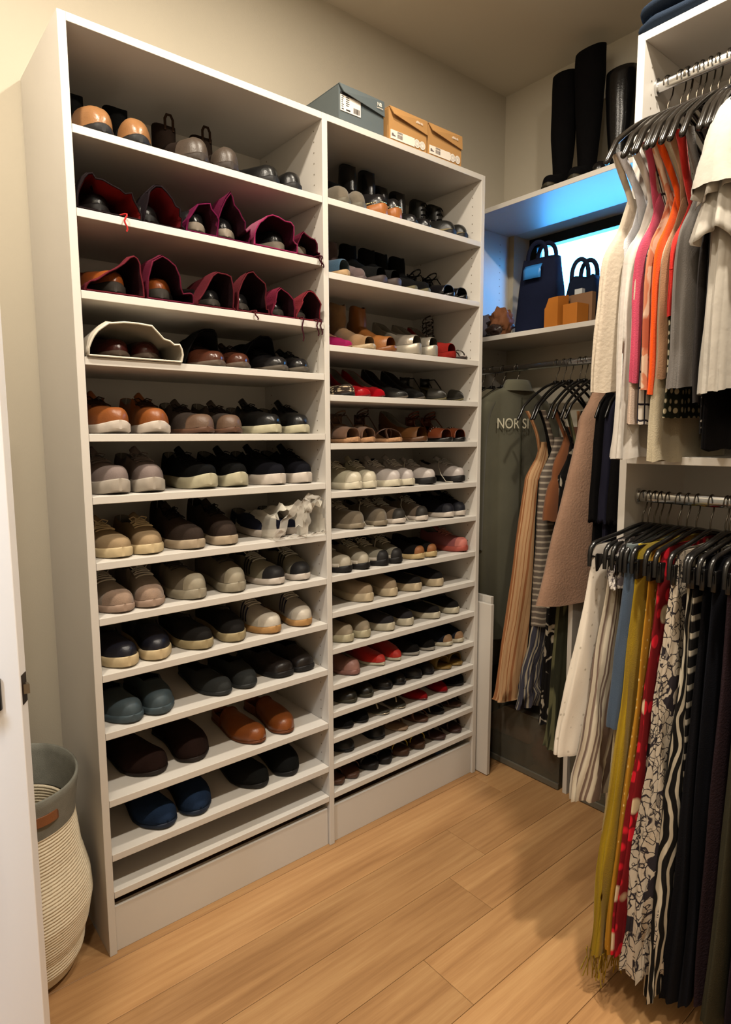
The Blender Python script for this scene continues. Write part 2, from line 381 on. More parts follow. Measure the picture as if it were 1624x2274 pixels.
def rod(x, y0, y1, z, parent):
    pts = [[(x + .0075 * math.cos(a), yy, z + .015 * math.sin(a)) for a in [2 * PI * k / 20 for k in range(20)]] for yy in (y1, y0)]
    o = MB().loft(pts).build('rod', CHROME, parent)
    for yy in (y0 + .003, y1 - .003):
        q = [[(x + .013 * math.cos(a), yy + d, z + .022 * math.sin(a)) for a in [2 * PI * k / 16 for k in range(16)]] for d in (.003, -.003)]
        MB().loft(q).build('rod_bracket', CHROME, parent)
RWX, RWZ = 1.84, 1.722
rod(RWX, -.815, .346, RWZ, wu)

# ================================================================ HANGING TOWER (right)
tw = thing('hanging_tower', 'tall white double-hang closet unit at the right', 'cabinet', (0, 0, 0))
XT = 1.15; TY0 = -2.3; TY1 = -.80
MB().box(XT, 1.504, TY1 - T, TY1, 0, H).build('side_panel', WHITE, tw, smooth=False, bevel=.0012)
MB().box(XT, 1.504, TY0, TY0 + T, 0, H).build('side_panel', WHITE, tw, smooth=False, bevel=.0012)
MB().box(XT, 1.504, TY0 + T, TY1 - T, H - T, H).build('top_panel', WHITE, tw, smooth=False, bevel=.0012)
MB().box(XT, 1.504, TY0 + T, TY1 - T, 1.353, 1.373).build('shelf', WHITE, tw, smooth=False, bevel=.0012)
MB().box(1.496, 1.504, TY0 + T, TY1 - T, 0, H - T).build('back_panel', WHITE, tw, smooth=False)
RTX = 1.215; RTZ = 2.308; RLZ = 1.262
rod(RTX, TY0 + T, TY1 - T, RTZ, tw); rod(RTX, TY0 + T, TY1 - T, RLZ, tw)
ph = MB(); zz = 1.42
while zz < 2.38:
    for xx in (1.19, 1.44): ph.disc((xx, TY1 - T - .0004, zz), (1, 0, 0), (0, 0, 1), .0028, 6)
    zz += .032
po = ph.build('shelf_pin_holes', HOLE, tw, smooth=False); po['kind'] = 'stuff'
# ================================================================ SHOES
# every shoe: toe tip at the local origin, pointing to -y, heel at +y; s runs 0 (heel) .. 1 (toe)
class Last:
    def __init__(g, L=.28, W=.046, toe='round', sole=.022, heelsole=None, lift=0, top=.05, toeh=.030, side=1, wedge=False, spring=.006, platform=0, e=.75):
        g.L, g.W, g.toe, g.sole, g.lift_, g.topv, g.toeh, g.side, g.wedge, g.spring, g.e = L, W, toe, sole, lift, top, toeh, side, wedge, spring, e
        g.hs = heelsole if heelsole is not None else sole
    def w(g, s):
        b = lin([(0, .62), (.12, .68), (.35, .72), (.52, .86), (.68, 1), (.82, .97), (1, .80 if g.toe != 'point' else .35)], s)
        if s < .08: b *= math.sqrt(max(0, 1 - (1 - s / .08) ** 2)) * .98 + .02
        st, p = {'round': (.78, 2.4), 'point': (.60, 1.25), 'square': (.90, 3), 'bulb': (.72, 2.8), 'almond': (.70, 1.8)}[g.toe]
        if s > st: b *= max(.0001, (1 - ((s - st) / (1 - st)) ** p)) ** (.5 if g.toe != 'point' else .8)
        return g.W * b
    def c(g, s): return g.side * g.W * (.16 * math.sin(PI * min(1, s * 1.1)) - .30 * sm(.62, 1, s) * .6)
    def lift(g, s): return g.lift_ * (1 - sm(.08, .66, s))
    def zb(g, s): return (0 if g.wedge else g.lift(s)) + g.spring * max(0, (s - .78) / .22) ** 2 + g.spring * .4 * max(0, (.06 - s) / .06) ** 2
    def zt(g, s): return g.lift(s) + g.hs + (g.sole - g.hs) * sm(.2, .6, s) + g.spring * max(0, (s - .78) / .22) ** 2
    def top(g, s):
        tp = g.topv
        t = curve([(0, tp * 1.15), (.35, tp * 1.12), (.5, tp), (.72, tp * .66 + g.toeh * .2), (.88, g.toeh * 1.02), (1, g.toeh * .9)], s)
        end = {'round': .90, 'point': .82, 'square': .95, 'bulb': .80, 'almond': .86}[g.toe]
        if s > end: t *= max(.0001, 1 - ((s - end) / (1 - end)) ** 2.2) ** .5
        if s < .05: t *= 1
        return t
    def P(g, s, t, off=0):
        a = PI * t; ca, sa = -math.cos(a), math.sin(a)
        W = g.w(s) * .965; x = g.c(s) + (W + off) * math.copysign(abs(ca) ** g.e, ca) * (1 if sa > .3 else 1)
        z = g.zt(s) + (g.top(s) + off) * sa ** .8
        return (x, g.L * (1 - s) - off * (s > .9) * 1.0, z)
SS = [0, .003, .012, .035, .07, .11, .17, .24, .31, .37, .42, .46, .50, .56, .62, .68, .74, .79, .84, .88, .92, .95, .975, .99, .997, 1.0]

def sole_mb(g, over=.003, rim=.0, lo=0, hi=1, taper=0):
    rings = []
    for s in SS:
        if s < lo or s > hi: continue
        w = g.w(s) + over; x = g.c(s); y = g.L * (1 - s) + (over if s < .03 else 0) - (over if s > .97 else 0)
        z0, z1 = g.zb(s), g.zt(s) + rim; h = z1 - z0; b = min(.004, h * .3, w * .45)
        rings.append([(x - w + b, y, z0), (x - w, y, z0 + b), (x - w * (1 - taper), y, z1 - b), (x - w * (1 - taper) + b, y, z1), (x + w * (1 - taper) - b, y, z1), (x + w * (1 - taper), y, z1 - b), (x + w, y, z0 + b), (x + w - b, y, z0)])
    return MB().loft(rings)
def upper_mb(g, throat=.46, rim=.062, dip=.7, end=1.0, tfront=None, th=.004, flare=.20, start=0):
    """closed vamp in front of the throat, open collar with an inner wall behind it (material 1 = lining)"""
    rows = []; fl = []; zi = .006
    for s in SS:
        if s > end or s < start: continue
        if s < throat:
            r = lin([(0, rim), (throat * .5, rim * dip), (throat, tfront if tfront else g.top(throat))], s)
            W = g.w(s) * .965; x = g.c(s); y = g.L * (1 - s); z = g.zt(s)
            def wl(t): return W * (1 + .06 * math.sin(PI * t) - flare * t * t)
            row = []
            lean = .010 * (1 - s / .05) if s < .05 else 0
            for k in range(7): t = k / 6; row.append((x - wl(t), y - lean * (t * t) * (rim / .06), z + r * t))
            W2 = max(wl(1) - th, .001); row.append((x - W2, y - lean * (rim / .06), z + r * .99))
            row.append((x - max(wl(.5) - th, .0008), y - lean * .3, z + r * .5))
            row.append((x - max(wl(0) - th * 1.5, .0006), y, z + zi)); row.append((x, y, z + zi))
            row.append((x + max(wl(0) - th * 1.5, .0006), y, z + zi)); row.append((x + max(wl(.5) - th, .0008), y - lean * .3, z + r * .5))
            row.append((x + W2, y - lean * (rim / .06), z + r * .99))
            for k in range(7): t = 1 - k / 6; row.append((x + wl(t), y - lean * (t * t) * (rim / .06), z + r * t))
            rows.append(row); fl.append(True)
        else:
            rows.append([g.P(s, k / 20) for k in range(21)]); fl.append(False)
    nr = len(rows)
    def mf(i, j): return 1 if (fl[i] and 7 <= j <= 12) else 0
    return MB().grid(rows, mfun=mf, flip=False)
def toecap_mb(g, s0=.86, off=.0012, t0=0, t1=1):
    sss = [s0] + [s for s in SS if s > s0 + .01]
    return MB().grid([[g.P(s, t0 + (t1 - t0) * k / 12, off) for k in range(13)] for s in sss])
def strip_mb(g, s0, s1, t0, t1, off=.0015, n=8, slant=0, thick=.0012):
    top = [[g.P(s0 + slant * (k / n) + (s1 - s0) * q, t0 + (t1 - t0) * k / n, off + thick * (0 < q < 1)) for q in (0, .5, 1)] for k in range(n + 1)]
    return MB().grid(top)
def laces_mb(g, s0=.48, s1=.68, n=5, r=.0022, w=.16):
    m = MB()
    for i in range(n):
        s = s0 + (s1 - s0) * i / (n - 1)
        a, b = (.5 - w, .5 + w)
        m.tube([g.P(s + (.012 if k % 2 else 0) * 0 + .02 * (k / 4 - .5) * (1 if i % 2 else -1), a + (b - a) * k / 4, r + .0015) for k in range(5)], r, 5)
    # bow
    x, y, z = g.P(s0 - .02, .5, .006)
    for d in (-1, 1):
        m.tube([(x, y, z), (x + d * .012, y - .004, z + .008), (x + d * .026, y - .008, z + .004), (x + d * .018, y - .010, z - .004), (x, y - .002, z)], r * .85, 5)
        m.tube([(x, y, z), (x + d * .010, y - .014, z + .002), (x + d * .018, y - .034, z - .008)], r * .8, 5)
    return m
def tongue_mb(g, throat=.44, h=.03, w=.55):
    rows = []
    x, y, z = g.P(throat + .03, .5)
    for i in range(6):
        q = i / 5; ww = g.w(throat) * w * (1 - .12 * q * q)
        rows.append([(x + ww * (k / 8 - .5) * 1.5 * (1 - .25 * q ** 4), y + .030 * q + .002 + .012 * (k / 4 - 1) ** 2, z + .002 + h * q - .012 * (k / 4 - 1) ** 2 * q ** 3) for k in range(9)])
    return MB().grid(rows)
def shaft_mb(g, h=.13, s_c=.22, fa=.30, wa=.62, wt=.8, fold=0, seed=1, lean=0, th=.003):
    """boot leg: rings from the ankle up, with an inside wall"""
    rings = []; N = 24; z0 = g.zt(.2) + .02; rr = random.Random(seed)
    cy = g.L * (1 - s_c)
    n = 9
    def ring(q, inset):
        z = z0 + h * q; ay = g.L * (fa * .5) * (1.15 - .2 * q + .12 * math.sin(PI * q)) - inset; ax = g.W * (wa + (wt - wa) * q) * (1) - inset
        out = []
        for k in range(N):
            a = 2 * PI * k / N
            f = 1 + fold * (math.sin(14 * q + 2 * math.sin(a * 2 + seed)) * .5 + noise.noise(Vector((math.cos(a), math.sin(a), q * 6 + seed))) * .6)
            out.append((g.c(.22) + ax * f * math.cos(a), cy + ay * f * math.sin(a) + lean * q - .004, z + (.006 * math.cos(a * 2) if q > .95 else 0)))
        return out
    rings = [ring(i / n, 0) for i in range(n + 1)] + [ring(1, th)] + [ring(i / 4, th) for i in (3, 2, 1)]
    nr = len(rings)
    m = MB().grid(rings, closed=True, mfun=lambda i, j: 1 if i >= n + 1 else 0)
    return m
def heel_mb(g, s0=0, s1=.2, taper=.85, stiletto=False):
    rings = []
    if stiletto:
        y = g.L * (1 - .05); x = g.c(.05)
        for q in [0, .3, .6, .85, 1]:
            r = .005 + .013 * q ** 2.5
            rings.append([(x + r * math.cos(a), y - .004 * q + r * math.sin(a), g.zb(.05) * q + .001 * 0) for a in [2 * PI * k / 12 for k in range(12)]])
        return MB().loft(rings)
    for q in (0, .5, 1):
        f = taper + (1 - taper) * q; ring = []
        ss = [s0, s0 + .012, s0 + .05, s0 + .1, s1]
        cy = g.L * (1 - (s0 + s1) / 2)
        for sgn in (1, -1):
            for s in (ss if sgn == 1 else ss[::-1]):
                y = g.L * (1 - s); ring.append((g.c(s) + sgn * g.w(max(s, .01)) * f, cy + (y - cy) * f, max(.0, (g.zb(s)) * q)))
        rings.append(ring)
    return MB().loft(rings)
def strap_arch(g, s0, s1, h, w=.012, off=0, n=10, lean=0, inset=0, th=.0018):
    """strap arching over the foot from one side of the footbed (at s0) to the other (at s1)"""
    rows = []
    for k in range(n + 1):
        t = k / n; s = s0 + (s1 - s0) * t; a = PI * t
        x = g.c(s) - (g.w(s) - inset) * math.cos(a); z = g.zt(s) + h * math.sin(a) ** .8
        y = g.L * (1 - s) + lean * math.sin(a)
        rows.append([(x, y - w / 2, z), (x, y, z + th), (x, y + w / 2, z)])
    return MB().grid(rows)
def vamp_open(g, s0, s1, puff=0, rimoff=.0):
    """toe cover of a slipper or mule, open behind s0 and in front of s1"""
    sss = [s0] + [s for s in SS if s0 < s < s1] + [s1]
    return MB().grid([[g.P(s, k / 16, puff * math.sin(PI * min(1, (s - s0) / max(.01, s1 - s0)))) for k in range(17)] for s in sss])

BLK = (18, 17, 18)
M_ = {
 'lin_dark': cloth('lining_dark', (40, 34, 30)), 'lin_tan': cloth('lining_tan', (150, 118, 84)), 'lin_grey': cloth('lining_grey', (120, 114, 106)),
}
STY = {
 # men's
 'tan_clog': dict(k='boot', up=suede('black_suede', (16, 15, 15)), cap=leather('tan_toe_polish', (176, 124, 78), .28), cap0=.74, sole=.02, so=rubber('black_rubber', (24, 22, 22)), h=.125, toe='bulb', toeh=.058, top=.078),
 'brown_boot': dict(k='boot', up=suede('dark_brown_suede', (44, 32, 25)), cap=leather('grey_brown_toe', (84, 72, 62), .4), cap0=.80, sole=.02, so=rubber('brown_rubber', (52, 42, 34)), h=.12, toe='round', toeh=.05, top=.07, tabs=1),
 'black_low_boot': dict(k='boot', up=leather('black_leather', (20, 20, 21), .3), sole=.018, so=rubber('black_rubber', BLK), h=.06, toe='round', toeh=.042, top=.06),
 'black_clog': dict(k='low', up=leather('black_leather', (20, 20, 21)), sole=.018, so=rubber('black_rubber', BLK), throat=.5, rim=.05),
 'bag_shoe_grey': dict(k='low', up=leather('black_polish', (26, 24, 26), .22), sole=.022, so=rubber('pale_grey_rubber', (150, 138, 124)), throat=.5, rim=.05, toeh=.04),
 'bag_shoe_black': dict(k='low', up=leather('black_polish', (26, 24, 26), .22), sole=.018, so=rubber('dark_grey_rubber', (66, 60, 54)), throat=.5, rim=.05, toeh=.038),
 'orange_toe': dict(k='low', up=leather('orange_leather', (168, 86, 34), .3), sole=.026, so=rubber('dark_grey_rubber', (66, 60, 54)), throat=.5, rim=.05, toeh=.036),
 'maroon_dress': dict(k='low', up=leather('maroon_leather', (74, 30, 26), .25), sole=.014, so=rubber('brown_grey_sole', (92, 76, 64)), throat=.5, rim=.052, toeh=.036, heel=.022),
 'brown_dress': dict(k='low', up=leather('brown_polish', (82, 42, 28), .22), sole=.014, so=rubber('brown_grey_sole', (92, 76, 64)), throat=.5, rim=.055, toeh=.032, heel=.024, laces=(30, 20, 16)),
 'black_dress': dict(k='low', up=leather('black_polish', (26, 24, 26), .22), sole=.014, so=rubber('taupe_sole', (84, 76, 66)), throat=.5, rim=.060, toeh=.032, heel=.024, laces=BLK),
 'tan_chukka': dict(k='low', up=leather('cognac_leather', (160, 90, 40), .4), sole=.024, so=rubber('white_rubber', (212, 200, 188)), throat=.44, rim=.085, tfront=.080, top=.062, toeh=.042, laces=(46, 30, 20), spring=.012),
 'grey_desert': dict(k='low', up=suede('grey_brown_suede', (88, 78, 72)), sole=.014, so=rubber('brown_sole', (96, 66, 48)), throat=.44, rim=.085, tfront=.075, top=.058, toeh=.040, laces=(36, 28, 24), cap=leather('dusty_brown', (112, 84, 66), .5), cap0=.84),
 'black_cream_sneaker': dict(k='low', up=leather('black_leather', (20, 20, 21)), sole=.024, so=rubber('cream_rubber', (198, 190, 162)), throat=.46, rim=.066, tfront=.07, top=.058, toeh=.036, laces=BLK),
 'mauve_sneaker': dict(k='low', up=canvas('mauve_canvas', (146, 130, 126)), sole=.034, so=rubber('stone_rubber', (182, 172, 158)), throat=.46, rim=.07, tfront=.066, top=.058, toeh=.040, laces=(110, 98, 92), spring=.01),
 'black_chunky': dict(k='low', up=suede('black_suede', (16, 15, 15)), sole=.034, so=rubber('cream_rubber', (198, 190, 162)), throat=.46, rim=.07, tfront=.068, top=.056, toeh=.034, laces=BLK, spring=.014),
 'black_white_sneaker': dict(k='low', up=cloth('black_knit', (17, 17, 22)), sole=.032, so=rubber('white_rubber', (222, 214, 210)), throat=.46, rim=.07, tfront=.075, top=.062, toeh=.034, laces=BLK),
 'beige_canvas': dict(k='low', up=canvas('beige_canvas', (176, 150, 116)), sole=.026, so=rubber('cream_sole', (220, 198, 156)), throat=.46, rim=.06, top=.050, toeh=.030, laces=(214, 190, 148)),
 'charcoal_hightop': dict(k='low', up=suede('charcoal_brown_suede', (62, 50, 44)), sole=.026, so=rubber('offwhite_sole', (184, 166, 140)), throat=.42, rim=.10, tfront=.09, top=.066, toeh=.038, laces=(24, 20, 20), lin='lin_dark'),
 'navy_white': dict(k='low', up=canvas('navy_canvas', (30, 34, 54)), sole=.024, so=rubber('white_rubber', (222, 214, 210)), throat=.5, rim=.05, top=.050, toeh=.036),
 'dirty_white_sneaker': dict(k='low', up=leather('offwhite_leather', (186, 172, 158), .5), sole=.020, so=rubber('pinkish_sole', (176, 150, 132)), throat=.44, rim=.075, tfront=.07, top=.062, toeh=.036, laces=(214, 206, 192), cap=suede('scuffed_toe', (178, 150, 130)), cap0=.84),
 'grey_runner': dict(k='low', up=canvas('grey_beige_mesh', (134, 124, 108)), sole=.028, so=rubber('grey_beige_rubber', (166, 156, 136)), throat=.44, rim=.072, top=.060, toeh=.044, cap=rubber('grey_beige_rubber', (166, 156, 136)), cap0=.90, laces=(60, 56, 52), lin='lin_dark'),
 'grey_black_runner': dict(k='low', up=canvas('grey_mesh', (150, 144, 124)), sole=.020, so=rubber('white_rubber', (222, 214, 210)), throat=.44, rim=.075, top=.058, toeh=.036, cap=rubber('black_rubber', BLK), cap0=.87, laces=(190, 186, 172), stripes=BLK, lin='lin_dark'),
 'navy_slipon': dict(k='low', up=leather('navy_leather', (28, 30, 42), .4), sole=.028, so=rubber('cream_sole', (206, 182, 138)), throat=.52, rim=.055, top=.052, toeh=.036),
 'black_slipon': dict(k='low', up=canvas('black_canvas', (26, 23, 22)), sole=.026, so=rubber('worn_cream_sole', (176, 160, 122)), throat=.52, rim=.055, top=.050, toeh=.034),
 'stripe_sneaker': dict(k='low', up=leather('white_leather', (206, 198, 182), .5), sole=.022, so=rubber('gum_rubber', (190, 144, 88)), throat=.42, rim=.072, tfront=.07, top=.062, toeh=.038, laces=(214, 206, 190), cap=leather('white_toe', (226, 214, 196), .45), cap0=.86, stripes=(36, 38, 78)),
 'slate_rubber': dict(k='low', up=rubber('slate_rubber', (70, 84, 92)), sole=.020, so=rubber('slate_rubber', (70, 84, 92)), throat=.52, rim=.05, top=.050, toeh=.040, lin='lin_dark', W=1.05),
 'dark_grey_loafer': dict(k='low', up=canvas('dark_grey_fabric', (50, 52, 52)), sole=.012, so=rubber('slate_sole', (44, 46, 48)), throat=.55, rim=.045, top=.045, toeh=.036, lin='lin_dark'),
 'black_square_shoe': dict(k='low', up=leather('brown_black_leather', (34, 28, 26), .4), sole=.016, so=rubber('black_rubber', BLK), throat=.52, rim=.05, top=.046, toeh=.032, toe='square', heel=.018, lin='lin_dark'),
 'brown_slipper': dict(k='slipper', up=suede('dark_chocolate_suede', (44, 28, 24)), sole=.012, so=rubber('chocolate_sole', (34, 24, 20)), s0=.36, top=.062, toeh=.048, W=1.22, fur=(30, 20, 18)),
 'tan_slipper': dict(k='slipper', up=leather('saddle_leather', (146, 78, 32), .35), sole=.008, so=rubber('saddle_sole', (112, 60, 28)), s0=.36, top=.048, toeh=.040, W=1.0, fur=(110, 58, 28)),
 'blue_slipper': dict(k='slipper', up=suede('denim_suede', (34, 54, 84)), sole=.014, so=rubber('navy_sole', (26, 38, 58)), s0=.46, top=.055, toeh=.044, W=1.14, fur=(20, 24, 34), tie=1),
 'black_slipper': dict(k='slipper', up=suede('black_felt', (24, 26, 25)), sole=.014, so=rubber('black_rubber', BLK), s0=.44, top=.055, toeh=.044, W=1.12, fur=(16, 16, 16)),
 # women's
 'taupe_bootie': dict(k='boot', up=suede('taupe_suede', (122, 112, 96)), sole=.018, so=rubber('taupe_rubber', (104, 96, 82)), h=.07, toe='bulb', toeh=.05, top=.06, lift=.03, sh=suede('black_suede', (16, 15, 15))),
 'stud_clog': dict(k='boot', up=leather('black_polish', (30, 28, 29), .25), sole=.034, so=mat('orange_wood', (146, 88, 42), .4, var=.1, vscale=14), h=.12, toe='round', toeh=.04, top=.07, lift=.04, studs=1, wedge=True),
 'black_bootie': dict(k='boot', up=leather('black_polish', (30, 28, 29), .25), sole=.012, so=rubber('black_rubber', BLK), h=.10, toe='almond', toeh=.035, top=.065, lift=.05),
 'combat_boot': dict(k='boot', up=leather('black_leather2', (30, 29, 27), .35), sole=.022, so=rubber('black_rubber', BLK), h=.13, toe='bulb', toeh=.045, top=.066, laces=BLK, eyelets=1, welt=(104, 92, 62)),
 'blue_peep': dict(k='pump', up=cloth('denim_blue', (58, 82, 102)), sole=.018, so=rubber('tan_sole', (182, 150, 110)), lift=.06, throat=.42, rim=.05, top=.06, toeh=.042, end=.955),
 'mauve_boot': dict(k='boot', up=suede('mauve_suede', (104, 86, 84)), sole=.012, so=rubber('mauve_sole', (92, 76, 74)), h=.115, toe='almond', toeh=.035, top=.07, lift=.02, fold=.05, wt=.85),
 'black_peep': dict(k='boot', up=suede('black_suede', (16, 15, 15)), sole=.024, so=rubber('blush_sole', (66, 54, 50)), h=.075, toe='round', toeh=.036, top=.065, lift=.05, endv=.95, wedge=False),
 'black_bootie2': dict(k='boot', up=suede('black_suede', (16, 15, 15)), sole=.014, so=rubber('olive_sole', (96, 88, 60)), h=.085, toe='almond', toeh=.033, top=.062, lift=.05),
 'black_strappy': dict(k='heelsandal', up=leather('black_patent', (18, 17, 19), .12), sole=.016, so=leather('black_patent', (18, 17, 19), .12), lift=.075, ankle=1, front='wide'),
 'magenta_pump': dict(k='pump', up=mat('magenta_satin', (128, 20, 68), .3, bump=.1, bscale=300), sole=.006, so=leather('nude_sole', (160, 118, 90)), lift=.07, throat=.60, rim=.05, top=.052, toeh=.024, toe='point', stil=1, lin='lin_tan'),
 'tan_slouch': dict(k='boot', up=suede('sand_suede', (158, 122, 84)), sole=.016, so=leather('cream_leather', (196, 172, 136)), h=.105, toe='round', toeh=.032, top=.062, lift=.04, fold=.10, endv=.955, wt=.85),
 'cognac_boot': dict(k='boot', up=leather('cognac_leather2', (162, 100, 48), .35), sole=.018, so=leather('cognac_sole', (140, 82, 38)), h=.095, toe='round', toeh=.038, top=.065, lift=.05, endv=.95, wt=.70),
 'metal_wedge': dict(k='wedge', up=mat('silver_leather', (150, 142, 130), .25, metal=.6, bump=.4, bscale=120), sole=.038, so=mat('silver_wedge', (150, 142, 128), .35, metal=.4, bump=.2, bscale=80), lift=.06, throat=.60, top=.055, toeh=.036, end=.95),
 'red_peep': dict(k='pump', up=suede('red_suede', (150, 34, 28)), sole=.024, so=suede('red_suede', (150, 34, 28)), lift=.075, throat=.55, rim=.05, top=.06, toeh=.036, end=.95, block=1, toe='round'),
 'snake_sandal': dict(k='heelsandal', up=pattern('snake_print', 'leopard', (52, 44, 42), (168, 156, 148), 120, .45), sole=.014, so=pattern('snake_print', 'leopard', (52, 44, 42), (168, 156, 148), 120, .45), lift=.07, ankle=5, front='thin'),
 'leopard_flat': dict(k='flat', up=pattern('leopard_print', 'leopard', (44, 34, 28), (188, 168, 138), 130, .42), sole=.006, so=rubber('black_rubber', BLK), throat=.66, rim=.042, top=.040, toeh=.032),
 'red_pump': dict(k='pump', up=leather('red_patent', (170, 14, 26), .15), sole=.005, so=leather('red_sole', (120, 12, 20)), lift=.06, throat=.66, rim=.052, top=.050, toeh=.026, toe='point', stil=1),
 'black_pump': dict(k='pump', up=leather('black_leather', (20, 20, 21)), sole=.006, so=leather('grey_sole', (96, 86, 76)), lift=.065, throat=.62, rim=.052, top=.050, toeh=.024, toe='point', stil=1, lin='lin_dark'),
 'black_sling': dict(k='heelsandal', up=leather('olive_black_leather', (34, 32, 26), .3), sole=.008, so=leather('olive_sole', (84, 76, 58)), lift=.06, ankle=0, front='point', toe='point'),
 'beige_wedge': dict(k='heelsandal', up=suede('beige_suede', (148, 112, 90)), sole=.016, so=mat('cork', (150, 112, 80), .8, var=.2, vscale=120), lift=.055, ankle=1, front='wide', wedge=True),
 'brown_strappy': dict(k='heelsandal', up=leather('brown_strap_leather', (88, 58, 44), .35), sole=.014, so=mat('cork', (150, 112, 80), .8, var=.2, vscale=120), lift=.055, ankle=2, front='cross', wedge=True),
 'brown_peep': dict(k='wedge', up=leather('chestnut_leather', (112, 70, 36), .3), sole=.018, so=leather('chestnut_sole', (92, 56, 30)), lift=.055, throat=.66, top=.050, toeh=.038, end=.94),
 'cognac_stud': dict(k='heelsandal', up=leather('cognac_strap', (134, 66, 36), .3), sole=.014, so=leather('black_leather', (20, 20, 21)), lift=.05, ankle=2, front='wide', studs=1),
 'white_sneaker': dict(k='low', up=leather('ivory_leather', (204, 196, 170), .4), sole=.024, so=rubber('ivory_rubber', (218, 208, 184)), throat=.44, rim=.07, tfront=.068, top=.058, toeh=.036, laces=(216, 208, 190), lin='lin_tan', cap=leather('ivory_toe', (224, 214, 190), .4), cap0=.87),
 'white_sneaker2': dict(k='low', up=leather('white_leather2', (208, 198, 192), .4), sole=.024, so=rubber('ivory_rubber', (218, 208, 184)), throat=.44, rim=.072, tfront=.068, top=.058, toeh=.036, laces=(216, 208, 200), tab=BLK, lin='lin_grey'),
 'white_black_runner': dict(k='low', up=leather('white_leather2', (208, 198, 192), .4), sole=.024, so=rubber('black_rubber', BLK), throat=.46, rim=.06, top=.056, toeh=.034, laces=(196, 190, 184), tab=BLK, lin='lin_dark', bow=1),
 'grey_runner_w': dict(k='low', up=suede('grey_suede', (128, 116, 98)), sole=.018, so=rubber('grey_rubber', (142, 128, 108)), throat=.44, rim=.066, top=.058, toeh=.042, laces=(170, 160, 144), trail=1, lin='lin_dark'),
 'taupe_runner_w': dict(k='low', up=suede('taupe_mesh', (120, 104, 86)), sole=.018, so=rubber('white_rubber', (200, 190, 178)), throat=.44, rim=.066, top=.056, toeh=.036, cap=rubber('dark_bumper', (44, 40, 36)), cap0=.90, laces=(176, 170, 160), trail=1, lin='lin_dark'),
 'navy_runner_w': dict(k='low', up=cloth('navy_knit', (20, 20, 26)), sole=.020, so=rubber('white_rubber', (200, 190, 178)), throat=.46, rim=.07, top=.060, toeh=.034, cap=rubber('navy_rubber', (20, 22, 32)), cap0=.90, laces=BLK, lin='lin_dark'),
 'white_trail': dict(k='low', up=leather('offwhite_mesh', (188, 178, 158), .6), sole=.020, so=rubber('black_rubber', BLK), throat=.44, rim=.066, top=.058, toeh=.036, mid=(216, 206, 190), laces=(190, 184, 168), lin='lin_dark'),
 'grey_trail': dict(k='low', up=canvas('pale_grey_mesh', (146, 140, 124)), sole=.020, so=rubber('black_rubber', BLK), throat=.44, rim=.066, top=.056, toeh=.034, mid=(206, 198, 184), cap=rubber('black_rubber', BLK), cap0=.92, laces=(200, 192, 176), trail=1, lin='lin_dark'),
 'black_gum': dict(k='low', up=cloth('black_knit2', (20, 18, 17)), sole=.020, so=rubber('tan_cream_sole', (196, 172, 124)), throat=.50, rim=.05, top=.046, toeh=.030, cap=rubber('gum_rubber2', (140, 88, 48)), cap0=.93, lin='lin_dark'),
 'pink_runner': dict(k='low', up=canvas('pink_mesh', (160, 92, 92)), sole=.022, so=rubber('coral_rubber', (176, 84, 72)), throat=.46, rim=.06, top=.052, toeh=.034, laces=(180, 110, 96), trail=1, cap=rubber('pink_toe', (206, 122, 110)), cap0=.88),
 'cream_slipon': dict(k='low', up=canvas('cream_knit', (174, 154, 126)), sole=.030, so=rubber('cream_thick', (204, 184, 152)), throat=.54, rim=.048, top=.046, toeh=.034, lin='lin_tan'),
 'black_cream_flat': dict(k='low', up=canvas('black_canvas', (26, 23, 22)), sole=.030, so=rubber('cream_thick', (204, 184, 152)), throat=.56, rim=.044, top=.038, toeh=.026),
 'cream_low': dict(k='low', up=canvas('cream_knit2', (168, 154, 130)), sole=.026, so=rubber('textured_cream', (188, 178, 148)), throat=.54, rim=.048, top=.046, toeh=.034, lin='lin_tan'),
 'charcoal_white': dict(k='low', up=canvas('charcoal_canvas', (44, 42, 44)), sole=.028, so=rubber('white_sole', (204, 194, 170)), throat=.56, rim=.044, top=.040, toeh=.026),
 'black_white_flat': dict(k='low', up=canvas('black_canvas', (26, 23, 22)), sole=.024, so=rubber('white_sole', (204, 194, 170)), throat=.58, rim=.044, top=.038, toeh=.024),
 'pink_flat': dict(k='low', up=leather('dusty_pink', (150, 104, 94), .45), sole=.016, so=rubber('pink_sole', (142, 98, 88)), throat=.54, rim=.048, top=.046, toeh=.036, cap=leather('pink_cap', (178, 128, 116), .5), cap0=.88, lin='lin_tan'),
 'red_runner': dict(k='low', up=cloth('red_knit', (176, 34, 24)), sole=.012, so=rubber('white_sole', (204, 194, 170)), throat=.50, rim=.048, top=.046, toeh=.028, toe='almond', cap=rubber('red_bumper', (190, 50, 38)), cap0=.92),
 'black_grey_runner': dict(k='low', up=cloth('black_knit2', (24, 23, 23)), sole=.012, so=rubber('grey_sole2', (156, 150, 140)), throat=.50, rim=.046, top=.044, toeh=.028, lin='lin_dark'),
 'black_gum2': dict(k='low', up=cloth('black_knit3', (30, 32, 40)), sole=.016, so=rubber('white_sole', (204, 194, 170)), throat=.50, rim=.048, top=.046, toeh=.028, cap=rubber('gum_cap', (156, 122, 88)), cap0=.93, lin='lin_dark'),
 'olive_loafer': dict(k='flat', up=leather('olive_black', (30, 28, 20), .35), sole=.012, so=rubber('olive_rubber', (62, 58, 44)), throat=.62, rim=.036, top=.034, toeh=.026, band=(92, 76, 48)),
 'black_loafer': dict(k='flat', up=leather('black_leather', (20, 20, 21)), sole=.008, so=rubber('black_rubber', BLK), throat=.60, rim=.036, top=.034, toeh=.024, band=(120, 118, 96)),
